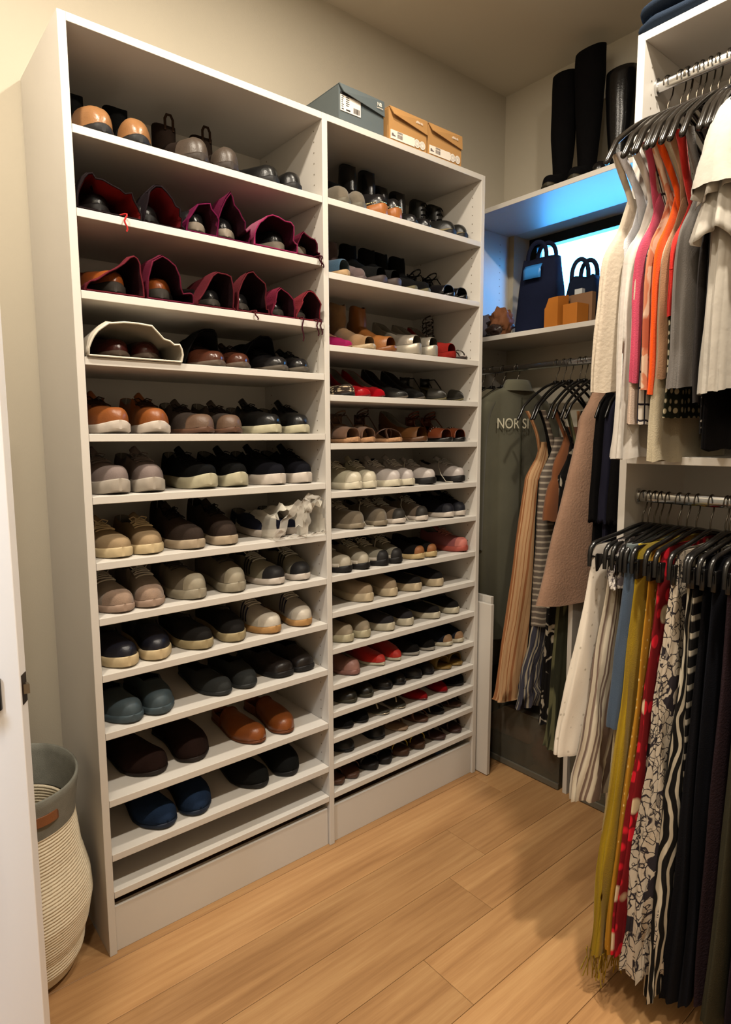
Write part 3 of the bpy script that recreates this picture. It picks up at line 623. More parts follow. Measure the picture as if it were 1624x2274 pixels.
 'black_moc': dict(k='flat', up=leather('ink_leather', (24, 23, 27), .4), sole=.008, so=rubber('black_rubber', BLK), throat=.58, rim=.036, top=.036, toeh=.026),
 'mustard_sandal': dict(k='sandal', up=leather('mustard_leather', (148, 116, 48), .5), sole=.010, so=leather('mustard_sole', (160, 128, 66)), bands=((.52, .84, .036, .07),)),
 'black_ballet': dict(k='flat', up=suede('black_suede', (16, 15, 15)), sole=.006, so=rubber('black_rubber', BLK), throat=.66, rim=.034, top=.032, toeh=.024, band=(30, 24, 24)),
 'silver_flipflop': dict(k='flip', up=mat('silver_strap', (170, 162, 140), .3, metal=.7), sole=.010, so=rubber('dark_olive_footbed', (62, 58, 48)), edge=mat('silver_edge', (190, 180, 160), .25, metal=.8)),
 'red_ballet': dict(k='flat', up=suede('crimson_suede', (158, 20, 26)), sole=.005, so=leather('crimson_sole', (120, 18, 22)), throat=.68, rim=.032, top=.030, toeh=.022, toe='almond'),
 'black_fur': dict(k='slipper', up=suede('black_fur', (16, 18, 20)), sole=.008, so=rubber('black_rubber', BLK), s0=.40, top=.040, toeh=.034, W=1.08, fur=(14, 14, 16)),
 'black_flat': dict(k='slipper', up=mat('black_satin', (18, 20, 22), .4), sole=.006, so=rubber('black_rubber', BLK), s0=.52, top=.034, toeh=.030, W=1.04, fur=(20, 20, 22)),
 'beige_sandal': dict(k='sandal', up=leather('beige_strap', (150, 122, 96), .5), sole=.008, so=leather('beige_bed', (170, 140, 112), .5), bands=((.70, .76, .028, 0), (.56, .60, .034, 0))),
 'brown_strap_sandal': dict(k='sandal', up=leather('tan_brown_strap', (120, 76, 50), .45), sole=.012, so=leather('brown_bed', (96, 62, 42), .5), bands=((.64, .84, .026, 0), (.84, .64, .030, 0), (.50, .54, .036, 0))),
 'black_strap_sandal': dict(k='sandal', up=leather('black_leather', (20, 20, 21)), sole=.010, so=rubber('black_rubber', BLK), bands=((.66, .84, .028, 0),), bands2=((.84, .62, .032, 0, (188, 178, 158)),)),
 'brown_flat': dict(k='sandal', up=leather('brown_cross', (72, 46, 32), .4), sole=.012, so=leather('brown_bed2', (84, 54, 36), .5), bands=((.60, .86, .030, 0), (.86, .60, .033, 0), (.72, .74, .034, 0))),
 'brown_thong': dict(k='sandal', up=leather('brown_strap3', (84, 52, 38), .4), sole=.016, so=leather('brown_bed3', (94, 60, 44), .5), bands=((.68, .80, .028, 0), (.52, .56, .034, 0))),
 'black_thick': dict(k='sandal', up=leather('black_leather', (20, 20, 21)), sole=.022, so=rubber('black_rubber', BLK), bands=((.64, .72, .030, 0), (.80, .84, .026, 0)), buckle=1),
 'brown_thick': dict(k='sandal', up=leather('brown_thick_strap', (92, 60, 32), .4), sole=.022, so=rubber('brown_thick_sole', (74, 48, 28)), bands=((.62, .66, .034, 0), (.78, .82, .030, 0)), trimb=(170, 150, 40)),
 'plum_sandal': dict(k='sandal', up=leather('plum_leather', (62, 36, 36), .35), sole=.014, so=leather('plum_bed', (72, 44, 40), .5), bands=((.58, .80, .032, 0), (.80, .62, .032, 0)), trimb=None),
}
KIND = {'low': ('shoe', 'shoe'), 'boot': ('boot', 'boot'), 'pump': ('pump', 'shoe'), 'wedge': ('wedge_shoe', 'shoe'), 'flat': ('flat_shoe', 'shoe'), 'slipper': ('slipper', 'slipper'), 'sandal': ('sandal', 'sandal'), 'heelsandal': ('heeled_sandal', 'sandal'), 'flip': ('flip_flop', 'sandal')}
def lacemat(c): return cloth('lace_%d_%d_%d' % tuple(c), c, bump=.2)

def make_shoe(style, side, loc, rz, label, group, men, seed, scale=1.0):
    d = STY[style]; k = d['k']; men_ = men
    nm, cat = KIND[k]
    if k == 'low' and (d.get('laces') or 'runner' in style or 'sneaker' in style) and 'dress' not in style: nm = 'sneaker'
    t = thing(nm, label, cat, loc, rz, group)
    L = (.285 if men_ else .245) * scale; W = (.0455 if men_ else .0385) * d.get('W', 1)
    if k in ('sandal', 'flip', 'flat', 'slipper') and not men_: L *= .97
    g = Last(L=L, W=W, toe=d.get('toe', 'round'), sole=d['sole'], lift=d.get('lift', 0), top=d.get('top', .055) * (1 if men_ else .95), toeh=d.get('toeh', .034), side=side, wedge=d.get('wedge', k == 'wedge'), spring=d.get('spring', .006))
    lin_ = M_[d.get('lin', 'lin_dark' if k in ('boot',) else 'lin_grey')]
    if d.get('heel'): g.lift_ = 0
    if k in ('low', 'flat'):
        th = d.get('throat', .46); rim = d.get('rim', .06) * (1 if men_ else .95)
        u = upper_mb(g, throat=th, rim=rim, tfront=d.get('tfront'))
        u.build('upper', [d['up'], lin_], t)
        sole_mb(g, over=.003 if d['sole'] > .012 else .001).build('sole', d['so'], t)
        if d.get('mid'):
            g2 = Last(L=L, W=W, toe=g.toe, sole=g.sole + .010, side=side, spring=g.spring); g2.zb = lambda s: g.zt(s) - .004
            sole_mb(g2, over=.0035, hi=.93).build('midsole', rubber('midsole_%d' % d['mid'][0], d['mid']), t)
        if d.get('heel'):
            MB().box(-W * .62, W * .62, L * .80, L * .985, 0, .006).build('heel', d['so'], t, bevel=.002)
        if d.get('laces'):
            laces_mb(g, th + .02, th + .20, 5, .0022 if men_ else .002).build('laces', lacemat(d['laces']), t)
            if (d.get('tfront') or .06) > .05: tongue_mb(g, th - .01, .022 if not d.get('tfront') else .03).build('tongue', d['up'], t, solid=.004)
        if d.get('tab'):
            MB().grid([[(g.c(0) - .009 + .018 * a / 3, L + .0005 - .012 * q * (rim / .06) + .001, g.zt(0) + rim * (.35 + .7 * q)) for a in range(4)] for q in (0, .5, 1)]).build('heel_tab', mat('tab_black', BLK, .6), t, solid=.003)
        if d.get('stripes'):
            sm_ = leather('stripe_%d' % d['stripes'][2], d['stripes'], .5)
            for q in range(3):
                for (a, b) in ((.04, .38), (.96, .62)):
                    s = .54 + q * .062
                    strip_mb(g, s, s + .030, a, b, .0018, 6, slant=-.06).build('stripe', sm_, t)
        if d.get('trail') and side == 1 or d.get('bow'):
            x, y, z = g.P(.46, .4, .006); sg = -1
            pts = [(x, y, z), (x + sg * .018, y - .02, z + .004), (x + sg * .036, y - .035, z - .02), (x + sg * .046, y - .060, .030), (x + sg * .044, y - .085, .003), (x + sg * .030, y - .11, .002)]
            sp = []
            for a, b in zip(pts, pts[1:]):
                for q in range(4): sp.append(tuple(a[i] + (b[i] - a[i]) * q / 4 for i in range(3)))
            MB().tube(sp + [pts[-1]], .0019, 5).build('loose_lace', lacemat((196, 188, 172) if 'pink' not in style else (180, 110, 96)), t)
        if d.get('band'):
            strip_mb(g, d['throat'] + .02, d['throat'] + .075, .06, .94, .0018, 12, thick=.002).build('strap', mat('band_%d' % d['band'][0], d['band'], .4, metal=.3), t)
    elif k == 'boot':
        end = d.get('endv', 1.0)
        ss = [s for s in SS if s <= end]
        rows = [[g.P(s, j / 20) for j in range(21)] for s in ss]
        # heel counter stays full height
        MB().grid(rows).build('upper', [d['up'], lin_], t)
        sole_mb(g, over=.004).build('sole', d['so'], t)
        shaft_mb(g, h=d['h'], fold=d.get('fold', .012), seed=seed, wt=d.get('wt', .72)).build('shaft', [d.get('sh', d['up']), lin_], t)
        if g.lift_ and not g.wedge: heel_mb(g, 0, .22, .86).build('heel', d['so'] if 'wood' in d['so'].name else rubber('black_rubber', BLK), t)
        if d.get('tabs'):
            for yy in (L * .93, L * .62):
                m = MB(); z0 = g.zt(.2) + .02 + d['h']
                m.tube([(g.c(.2) - .012, yy, z0 - .02), (g.c(.2) - .012, yy, z0 + .012), (g.c(.2) - .006, yy, z0 + .024), (g.c(.2) + .006, yy, z0 + .024), (g.c(.2) + .012, yy, z0 + .012), (g.c(.2) + .012, yy, z0 - .02)], .0042, 6)
                m.build('pull_tab', suede('tab_brown', (58, 40, 30)), t)
        if d.get('laces'):
            laces_mb(g, .44, .62, 4).build('laces', lacemat(d['laces']), t)
            m = MB(); z0 = g.zt(.2) + .02; yy = L * .78 - L * .16
            for q in range(5): m.tube([(g.c(.2) - .016, yy - .004, z0 + .03 + q * .02), (g.c(.2), yy - .012, z0 + .034 + q * .02), (g.c(.2) + .016, yy - .004, z0 + .03 + q * .02)], .0025, 5)
            m.build('laces', lacemat(d['laces']), t)
        if d.get('eyelets'):
            for q in range(3):
                x, y, z = g.P(.50 + q * .06, .36, .001); MB().sphere((x, y, z), .0028, 6).build('eyelet', CHROME, t)
        if d.get('welt'):
            MB().grid([[g.P(s, q, .0014) for q in (.0, .03)] for s in SS if s > .6] ).build('welt', mat('welt', d['welt'], .6), t)
        if d.get('studs'):
            m = MB()
            for s in [.56 + .022 * i for i in range(18)]:
                for q in (.012, .988):
                    x, y, z = g.P(min(s, .985), q, .001); m.sphere((x, y, z + .003), .0026, 5)
            for q in [.06 + .08 * i for i in range(12)]:
                x, y, z = g.P(.988, q, .001); m.sphere((x, y, g.zt(1) + .004), .0026, 5)
            m.build('studs', mat('stud_metal', (226, 214, 160), .2, metal=1), t)
    elif k in ('pump', 'wedge'):
        end = d.get('end', 1.0)
        upper_mb(g, throat=d.get('throat', .6), rim=d.get('rim', .05), dip=.62, end=end, tfront=None, th=.0025, flare=.12).build('upper', [d['up'], lin_], t)
        sole_mb(g, over=.0015).build('sole', d['so'], t)
        if k == 'pump': heel_mb(g, stiletto=bool(d.get('stil')), taper=.7).build('heel', d['up'] if not d.get('block') else d['so'], t)
    elif k == 'heelsandal':
        sole_mb(g, over=0).build('sole', d['so'], t)
        if not g.wedge: heel_mb(g, stiletto=True).build('heel', d['so'], t)
        f = d['front']
        if f == 'wide': vamp_open(g, .64, .90).build('strap', d['up'], t, solid=.002)
        elif f == 'point': vamp_open(g, .72, 1.0).build('toe_cover', d['up'], t, solid=.002)
        elif f == 'cross':
            for a, b in ((.64, .88), (.88, .64)): strap_arch(g, a, b, .036, .012).build('strap', d['up'], t, solid=.002)
        else:
            for a, b in ((.86, .86), (.74, .76)): strap_arch(g, a, b, .028, .006).build('strap', d['up'], t, solid=.002)
        for q in range(d.get('ankle', 1)):
            zz = g.zt(.1) + (.028 + .018 * q if d['ankle'] > 2 else .034 + .012 * q); N = 20; y0 = L * .83; x0 = g.c(.15)
            ring = []
            for dz in (-.003, 0, .003):
                ring.append([(x0 + W * .52 * math.cos(2 * PI * i / N), y0 + L * .105 * math.sin(2 * PI * i / N), zz + dz - .012 * math.sin(2 * PI * i / N)) for i in range(N)])
            MB().grid(ring, closed=True).build('ankle_strap', d['up'], t, solid=.002)
        zz = 0
        # counter at the heel and a strap rising to the ankle
        MB().grid([[(g.c(s) - sg * 0 + math.cos(a) * W * .62, L * .90 + math.sin(a) * L * .09, g.zt(.05) + zz * .0 + h_) for a in [PI * i / 10 for i in range(11)]] for s, sg, h_ in ((.05, 0, 0), (.05, 0, .020), (.05, 0, .036))]).build('heel_counter', d['up'], t, solid=.002)
        if d['ankle'] > 2:
            for sx in (-1, 1): MB().tube([(g.c(.3) + sx * W * .55, L * .70, g.zt(.3) + .01), (g.c(.2) + sx * W * .5, L * .78, g.zt(.1) + .05), (g.c(.2) + sx * W * .45, L * .80, g.zt(.1) + .028 + .018 * (d['ankle'] - 1))], .003, 5).build('side_strap', d['up'], t)
        else:
            for sx in (-1, 1): MB().tube([(g.c(.42) + sx * W * .72, L * .58, g.zt(.42) + .002), (g.c(.3) + sx * W * .66, L * .68, g.zt(.3) + .018), (g.c(.2) + sx * W * .55, L * .78, g.zt(.1) + .030), (g.c(.05) + sx * W * .52, L * .90, g.zt(.05) + .030)], .0022, 5).build('side_strap', d['up'], t)
        if d.get('studs'):
            m = MB()
            for q in range(7):
                x, y, z = g.P(.70, .2 + .1 * q, .002); m.sphere((x, y, z), .003, 5)
            m.build('studs', CHROME, t)
    elif k == 'slipper':
        s0 = d['s0']
        vamp_open(g, s0, 1.0, puff=.002).build('upper', [d['up'], lin_], t, solid=.004)
        sole_mb(g, over=.003).build('sole', d['so'], t)
        # footbed lining and the opening's fleece rim
        g3 = Last(L=L * .97, W=W * .9, toe=g.toe, sole=g.sole + .004, side=side, spring=g.spring); g3.zb = lambda s: g.sole - .002
        fm = suede('fleece_%d_%d_%d' % tuple(d['fur']), d['fur'])
        sole_mb(g3, over=0, hi=.9).build('footbed', fm, t)
        m = MB(); m.tube([g.P(s0, q / 14, .002) for q in range(15)], .0042, 6); m.build('collar', fm, t)
        if men_ and style in ('brown_slipper', 'black_slipper', 'tan_slipper', 'blue_slipper'):
            # low back rim round the heel
            hb_ = [[(g.c(max(s, .02)) + sx * (g.w(max(s, .004)) - q * .003), L * (1 - s) - q * .002, g.zt(s) + hh) for s, sx in [(.34, -1), (.24, -1), (.14, -1), (.06, -1), (.02, -1), (0, 0), (.02, 1), (.06, 1), (.14, 1), (.24, 1), (.34, 1)]] for hh, q in ((0, 0), (.012, 0), (.024, .3), (.024, 1.2), (.010, 1.2))]
            MB().grid(hb_).build('heel_rim', d['up'], t)
        if d.get('tie'):
            x, y, z = g.P(s0 + .08, .5, .003); m = MB()
            for sx in (-1, 1): m.tube([(x, y, z), (x + sx * .010, y - .004, z + .004), (x + sx * .014, y - .022, z - .002)], .002, 5)
            m.tube([(x - .004, y, z), (x + .004, y, z + .004)], .003, 5); m.build('tie', lacemat((24, 34, 52)), t)
    elif k in ('sandal', 'flip'):
        sole_mb(g, over=0).build('sole', d['so'], t)
        if k == 'flip':
            m = sole_mb(Last(L=L, W=W, sole=.004, side=side), over=.0015); m.build('edge', d['edge'], t)
            c0 = (g.c(.80), L * .20, g.zt(.8))
            for sx in (-1, 1):
                MB().tube([c0, (g.c(.76), L * .235, g.zt(.7) + .020), (g.c(.62) + sx * W * .55, L * .38, g.zt(.6) + .022), (g.c(.48) + sx * W * .80, L * .52, g.zt(.5))], .0035, 6).build('strap', d['up'], t)
        for b in d.get('bands', ()):
            s0, s1, h, ww = b[:4]
            if ww: vamp_open(g, s0, s1).build('band', d['up'], t, solid=.003)
            else: strap_arch(g, s0, s1, h, .016).build('strap', d['up'], t, solid=.003)
        for b in d.get('bands2', ()):
            strap_arch(g, b[0], b[1], b[2], .010).build('strap', leather('pale_strap', b[4], .5), t, solid=.003)
        if d.get('trimb'):
            for b in d['bands']: strap_arch(g, b[0] + .03, b[1] + .03, b[2] + .001, .004).build('strap_trim', mat('yellow_trim', d['trimb'], .6), t, solid=.003)
        if d.get('buckle'):
            x, y, z = g.c(.66) - W * .8, L * .33, g.zt(.66) + .022
            MB().tube([(x, y - .008, z - .006), (x - .001, y + .008, z - .006), (x + .004, y + .008, z + .006), (x + .004, y - .008, z + .006), (x, y - .008, z - .006)], .0016, 6).build('buckle', CHROME, t)
    if d.get('cap'):
        toecap_mb(g, d['cap0']).build('toe_cap', d['cap'], t)
    return t

SHOES = [
('L', 1, 0.0903, 'tan_clog', -1, 0.015, 0, 'clog with glossy tan toe on the top shelf of the left bay, left of pair', 0, 'footwear on the top shelf of the left bay', 1.0),
('L', 1, 0.1994, 'tan_clog', 1, 0.015, 0, 'clog with glossy tan toe on the top shelf of the left bay, right of pair', 1, 'footwear on the top shelf of the left bay', 1.0),
('L', 1, 0.3499, 'brown_boot', -1, 0.015, 0, 'brown pull-on boot with scuffed grey-brown toe on the top left shelf, left of pair', 0, 'footwear on the top shelf of the left bay', 1.0),
('L', 1, 0.4572, 'brown_boot', 1, 0.015, 0, 'brown pull-on boot with scuffed grey-brown toe on the top left shelf, right of pair', 1, 'footwear on the top shelf of the left bay', 1.0),
('L', 1, 0.5822, 'black_low_boot', -1, 0.02, 0, 'black round-toed ankle shoe at the divider end of the top left shelf, left of pair', 0, 'footwear on the top shelf of the left bay', 1.0),
('L', 1, 0.6782, 'black_low_boot', 1, 0.02, 0, 'black round-toed ankle shoe at the divider end of the top left shelf, right of pair', 1, 'footwear on the top shelf of the left bay', 1.0),
('L', 2, 0.0759, 'black_clog', -1, 0.03, 0, 'black shoe inside the black and red cloth bag, left of pair', 0, 'footwear on the second shelf of the left bay', 1.0),
('L', 2, 0.2179, 'black_clog', 1, 0.03, 0, 'black shoe inside the black and red cloth bag, right of pair', 1, 'footwear on the second shelf of the left bay', 1.0),
('L', 2, 0.3328, 'bag_shoe_grey', -1, 0.02, 0, 'dark shoe with pale sole edge inside the magenta cloth bag, left of pair', 0, 'footwear on the second shelf of the left bay', 1.0),
('L', 2, 0.4392, 'bag_shoe_grey', 1, 0.02, 0, 'dark shoe with pale sole edge inside the magenta cloth bag, right of pair', 1, 'footwear on the second shelf of the left bay', 1.0),
('L', 2, 0.602, 'bag_shoe_grey', -1, 0.03, 0, 'small polished black toe inside the open magenta bag near the divider, left of pair', 0, 'footwear on the second shelf of the left bay', 1.0),
('L', 2, 0.698, 'bag_shoe_grey', 1, 0.03, 0, 'small polished black toe inside the open magenta bag near the divider, right of pair', 1, 'footwear on the second shelf of the left bay', 1.0),
('L', 3, 0.1054, 'orange_toe', -1, 0.03, 0, 'dark shoe with orange leather toe inside the burgundy bag, left of pair', 0, 'footwear on the third shelf of the left bay', 1.0),
('L', 3, 0.2445, 'orange_toe', 1, 0.03, 0, 'dark shoe with orange leather toe inside the burgundy bag, right of pair', 1, 'footwear on the third shelf of the left bay', 1.0),
('L', 3, 0.3779, 'bag_shoe_black', -1, 0.03, 0, 'polished black shoe inside the burgundy bag mid shelf, left of pair', 0, 'footwear on the third shelf of the left bay', 1.0),
('L', 3, 0.4866, 'bag_shoe_black', 1, 0.03, 0, 'polished black shoe inside the burgundy bag mid shelf, right of pair', 1, 'footwear on the third shelf of the left bay', 1.0),
('L', 3, 0.602, 'bag_shoe_black', -1, 0.04, 0, 'black shoe in the small crumpled burgundy bag at the divider, left of pair', 0, 'footwear on the third shelf of the left bay', 1.0),
('L', 3, 0.698, 'bag_shoe_black', 1, 0.04, 0, 'black shoe in the small crumpled burgundy bag at the divider, right of pair', 1, 'footwear on the third shelf of the left bay', 1.0),
('L', 4, 0.1087, 'maroon_dress', -1, 0.03, 0, 'maroon leather dress shoe inside the white cloth bag, left of pair', 0, 'footwear on the fourth shelf of the left bay', 1.0),
('L', 4, 0.2047, 'maroon_dress', 1, 0.03, 0, 'maroon leather dress shoe inside the white cloth bag, right of pair', 1, 'footwear on the fourth shelf of the left bay', 1.0),
('L', 4, 0.386, 'brown_dress', -1, 0.02, 0, 'dark brown leather dress shoe beside the white cloth bag, left of pair', 0, 'footwear on the fourth shelf of the left bay', 1.0),
('L', 4, 0.482, 'brown_dress', 1, 0.02, 0, 'dark brown leather dress shoe beside the white cloth bag, right of pair', 1, 'footwear on the fourth shelf of the left bay', 1.0),
('L', 4, 0.602, 'black_dress', -1, 0.02, 0, 'black leather dress shoe at the divider end of the fourth left shelf, left of pair', 0, 'footwear on the fourth shelf of the left bay', 1.0),
('L', 4, 0.698, 'black_dress', 1, 0.02, 0, 'black leather dress shoe at the divider end of the fourth left shelf, right of pair', 1, 'footwear on the fourth shelf of the left bay', 1.0),
('L', 5, 0.0949, 'tan_chukka', -1, 0.012, 0, 'tan leather lace-up boot with white sole, left of pair', 0, 'footwear on the fifth shelf of the left bay', 1.0),
('L', 5, 0.2158, 'tan_chukka', 1, 0.012, 0, 'tan leather lace-up boot with white sole, right of pair', 1, 'footwear on the fifth shelf of the left bay', 1.0),
('L', 5, 0.3412, 'grey_desert', -1, 0.015, 0, 'grey-brown suede desert shoe on a brown sole, left of pair', 0, 'footwear on the fifth shelf of the left bay', 1.0),
('L', 5, 0.4453, 'grey_desert', 1, 0.015, 0, 'grey-brown suede desert shoe on a brown sole, right of pair', 1, 'footwear on the fifth shelf of the left bay', 1.0),
('L', 5, 0.5699, 'black_cream_sneaker', -1, 0.015, 0, 'black leather sneaker with cream sole beside the desert shoes, left of pair', 0, 'footwear on the fifth shelf of the left bay', 1.0),
('L', 5, 0.6912, 'black_cream_sneaker', 1, 0.015, 0, 'black leather sneaker with cream sole beside the desert shoes, right of pair', 1, 'footwear on the fifth shelf of the left bay', 1.0),
('L', 6, 0.0869, 'mauve_sneaker', -1, 0.012, 0, 'mauve-grey canvas sneaker with thick pale sole, left of pair', 0, 'footwear on the sixth shelf of the left bay', 1.0),
('L', 6, 0.1935, 'mauve_sneaker', 1, 0.012, 0, 'mauve-grey canvas sneaker with thick pale sole, right of pair', 1, 'footwear on the sixth shelf of the left bay', 1.0),
('L', 6, 0.3452, 'black_chunky', -1, 0.015, 0, 'black sneaker with thick ribbed cream sole, left of pair', 0, 'footwear on the sixth shelf of the left bay', 1.0),
('L', 6, 0.4599, 'black_chunky', 1, 0.015, 0, 'black sneaker with thick ribbed cream sole, right of pair', 1, 'footwear on the sixth shelf of the left bay', 1.0),
('L', 6, 0.5823, 'black_white_sneaker', -1, 0.015, 0, 'black knit sneaker with clean white sole near the divider, left of pair', 0, 'footwear on the sixth shelf of the left bay', 1.0),
('L', 6, 0.698, 'black_white_sneaker', 1, 0.015, 0, 'black knit sneaker with clean white sole near the divider, right of pair', 1, 'footwear on the sixth shelf of the left bay', 1.0),
('L', 7, 0.0881, 'beige_canvas', -1, 0.02, 0, 'beige canvas lace-up shoe with cream sole, left of pair', 0, 'footwear on the seventh shelf of the left bay', 1.0),
('L', 7, 0.1851, 'beige_canvas', 1, 0.02, 0, 'beige canvas lace-up shoe with cream sole, right of pair', 1, 'footwear on the seventh shelf of the left bay', 1.0),
('L', 7, 0.2994, 'charcoal_hightop', -1, 0.015, 0, 'dark grey suede high-top with off-white sole, left of pair', 0, 'footwear on the seventh shelf of the left bay', 1.0),
('L', 7, 0.4196, 'charcoal_hightop', 1, 0.015, 0, 'dark grey suede high-top with off-white sole, right of pair', 1, 'footwear on the seventh shelf of the left bay', 1.0),
('L', 7, 0.5961, 'navy_white', -1, 0.045, 0, 'navy shoe with white sole wrapped in the clear plastic bag, left of pair', 0, 'footwear on the seventh shelf of the left bay', 1.0),
('L', 7, 0.698, 'navy_white', 1, 0.045, 0, 'navy shoe with white sole wrapped in the clear plastic bag, right of pair', 1, 'footwear on the seventh shelf of the left bay', 1.0),
('L', 8, 0.0837, 'dirty_white_sneaker', -1, 0.012, 0, 'off-white leather sneaker with pinkish scuffed toe, left of pair', 0, 'footwear on the eighth shelf of the left bay', 1.0),
('L', 8, 0.1797, 'dirty_white_sneaker', 1, 0.012, 0, 'off-white leather sneaker with pinkish scuffed toe, right of pair', 1, 'footwear on the eighth shelf of the left bay', 1.0),
('L', 8, 0.2979, 'grey_runner', -1, 0.015, 0, 'grey-beige running shoe with wrapped rubber toe, left of pair', 0, 'footwear on the eighth shelf of the left bay', 1.0),
('L', 8, 0.4423, 'grey_runner', 1, 0.015, 0, 'grey-beige running shoe with wrapped rubber toe, right of pair', 1, 'footwear on the eighth shelf of the left bay', 1.0),
('L', 8, 0.574, 'grey_black_runner', -1, 0.02, 0, 'grey running shoe with black stripes and black toe bumper, left of pair', 0, 'footwear on the eighth shelf of the left bay', 1.0),
('L', 8, 0.6889, 'grey_black_runner', 1, 0.02, 0, 'grey running shoe with black stripes and black toe bumper, right of pair', 1, 'footwear on the eighth shelf of the left bay', 1.0),
('L', 9, 0.0877, 'navy_slipon', -1, 0.012, 0, 'navy leather slip-on with cream sole, left of pair', 0, 'footwear on the ninth shelf of the left bay', 1.0),
('L', 9, 0.1922, 'navy_slipon', 1, 0.012, 0, 'navy leather slip-on with cream sole, right of pair', 1, 'footwear on the ninth shelf of the left bay', 1.0),
('L', 9, 0.3148, 'black_slipon', -1, 0.015, 0, 'black canvas shoe with worn cream sole, left of pair', 0, 'footwear on the ninth shelf of the left bay', 1.0),
('L', 9, 0.4375, 'black_slipon', 1, 0.015, 0, 'black canvas shoe with worn cream sole, right of pair', 1, 'footwear on the ninth shelf of the left bay', 1.0),
('L', 9, 0.552, 'stripe_sneaker', -1, 0.012, 0, 'white sneaker with navy side stripes and gum sole, left of pair', 0, 'footwear on the ninth shelf of the left bay', 1.0),
('L', 9, 0.6879, 'stripe_sneaker', 1, 0.012, 0, 'white sneaker with navy side stripes and gum sole, right of pair', 1, 'footwear on the ninth shelf of the left bay', 1.0),
('L', 10, 0.0935, 'slate_rubber', -1, 0.015, 0, 'slate blue rubber slip-on shoe, left of pair', 0, 'footwear on the tenth shelf of the left bay', 1.0),
('L', 10, 0.1935, 'slate_rubber', 1, 0.015, 0, 'slate blue rubber slip-on shoe, right of pair', 1, 'footwear on the tenth shelf of the left bay', 1.0),
('L', 10, 0.3764, 'dark_grey_loafer', -1, 0.02, 0, 'dark grey fabric loafer in the middle of the tenth left shelf, left of pair', 0, 'footwear on the tenth shelf of the left bay', 1.0),
('L', 10, 0.4782, 'dark_grey_loafer', 1, 0.02, 0, 'dark grey fabric loafer in the middle of the tenth left shelf, right of pair', 1, 'footwear on the tenth shelf of the left bay', 1.0),
('L', 10, 0.5999, 'black_square_shoe', -1, 0.03, 0, 'dark brown-black shoe with a squared toe at the divider, left of pair', 0, 'footwear on the tenth shelf of the left bay', 1.0),
('L', 10, 0.698, 'black_square_shoe', 1, 0.03, 0, 'dark brown-black shoe with a squared toe at the divider, right of pair', 1, 'footwear on the tenth shelf of the left bay', 1.0),
('L', 11, 0.1681, 'brown_slipper', -1, 0.045, 8, 'dark brown suede slipper, left of pair', 0, 'footwear on the eleventh shelf of the left bay', 1.0),
('L', 11, 0.3095, 'brown_slipper', 1, 0.045, 4, 'dark brown suede slipper, right of pair', 1, 'footwear on the eleventh shelf of the left bay', 1.0),
('L', 11, 0.4907, 'tan_slipper', -1, 0.02, 0, 'tan leather slipper, left of pair', 0, 'footwear on the eleventh shelf of the left bay', 1.0),
('L', 11, 0.614, 'tan_slipper', 1, 0.02, 0, 'tan leather slipper, right of pair', 1, 'footwear on the eleventh shelf of the left bay', 1.0),
('L', 12, 0.176, 'blue_slipper', -1, 0.02, 0, 'blue suede moccasin slipper with a small tie, left of pair', 0, 'footwear on the twelfth shelf of the left bay', 1.0),
('L', 12, 0.2981, 'blue_slipper', 1, 0.02, 0, 'blue suede moccasin slipper with a small tie, right of pair', 1, 'footwear on the twelfth shelf of the left bay', 1.0),
('L', 12, 0.4985, 'black_slipper', -1, 0.03, 0, 'black felt slipper, left of pair', 0, 'footwear on the twelfth shelf of the left bay', 1.0),
('L', 12, 0.6331, 'black_slipper', 1, 0.03, 0, 'black felt slipper, right of pair', 1, 'footwear on the twelfth shelf of the left bay', 1.0),
('R', 1, 0.858, 'taupe_bootie', -1, 0.02, 0, 'taupe suede bootie at the divider end of the top right shelf, left of pair', 0, 'footwear on the top shelf of the right bay', 1.0),
('R', 1, 0.938, 'taupe_bootie', 1, 0.02, 0, 'taupe suede bootie at the divider end of the top right shelf, right of pair', 1, 'footwear on the top shelf of the right bay', 1.0),
('R', 1, 1.018, 'stud_clog', -1, 0.02, 0, 'black clog boot with orange wooden sole and metal studs, left of pair', 0, 'footwear on the top shelf of the right bay', 1.0),
('R', 1, 1.098, 'stud_clog', 1, 0.02, 0, 'black clog boot with orange wooden sole and metal studs, right of pair', 1, 'footwear on the top shelf of the right bay', 1.0),
('R', 1, 1.178, 'black_bootie', -1, 0.03, 0, 'black heeled bootie with a shiny round toe, left of pair', 0, 'footwear on the top shelf of the right bay', 1.0),
('R', 1, 1.258, 'black_bootie', 1, 0.03, 0, 'black heeled bootie with a shiny round toe, right of pair', 1, 'footwear on the top shelf of the right bay', 1.0),
('R', 1, 1.376, 'combat_boot', -1, 0.03, 0, 'black lace-up combat boot at the far end of the top right shelf, left of pair', 0, 'footwear on the top shelf of the right bay', 1.0),
('R', 1, 1.456, 'combat_boot', 1, 0.03, 0, 'black lace-up combat boot at the far end of the top right shelf, right of pair', 1, 'footwear on the top shelf of the right bay', 1.0),
('R', 2, 0.8567, 'blue_peep', -1, 0.02, 0, 'blue denim peep-toe heel beside the divider', 0, 'footwear on the second shelf of the right bay', 1.0),
('R', 2, 0.9367, 'mauve_boot', -1, 0.03, 0, 'mauve suede tall slouch boot', 0, 'footwear on the second shelf of the right bay', 1.0),
('R', 2, 1.0167, 'black_peep', -1, 0.02, 0, 'black peep-toe platform bootie with pale toe edge, left of pair', 0, 'footwear on the second shelf of the right bay', 1.0),
('R', 2, 1.0967, 'black_peep', 1, 0.02, 0, 'black peep-toe platform bootie with pale toe edge, right of pair', 1, 'footwear on the second shelf of the right bay', 1.0),
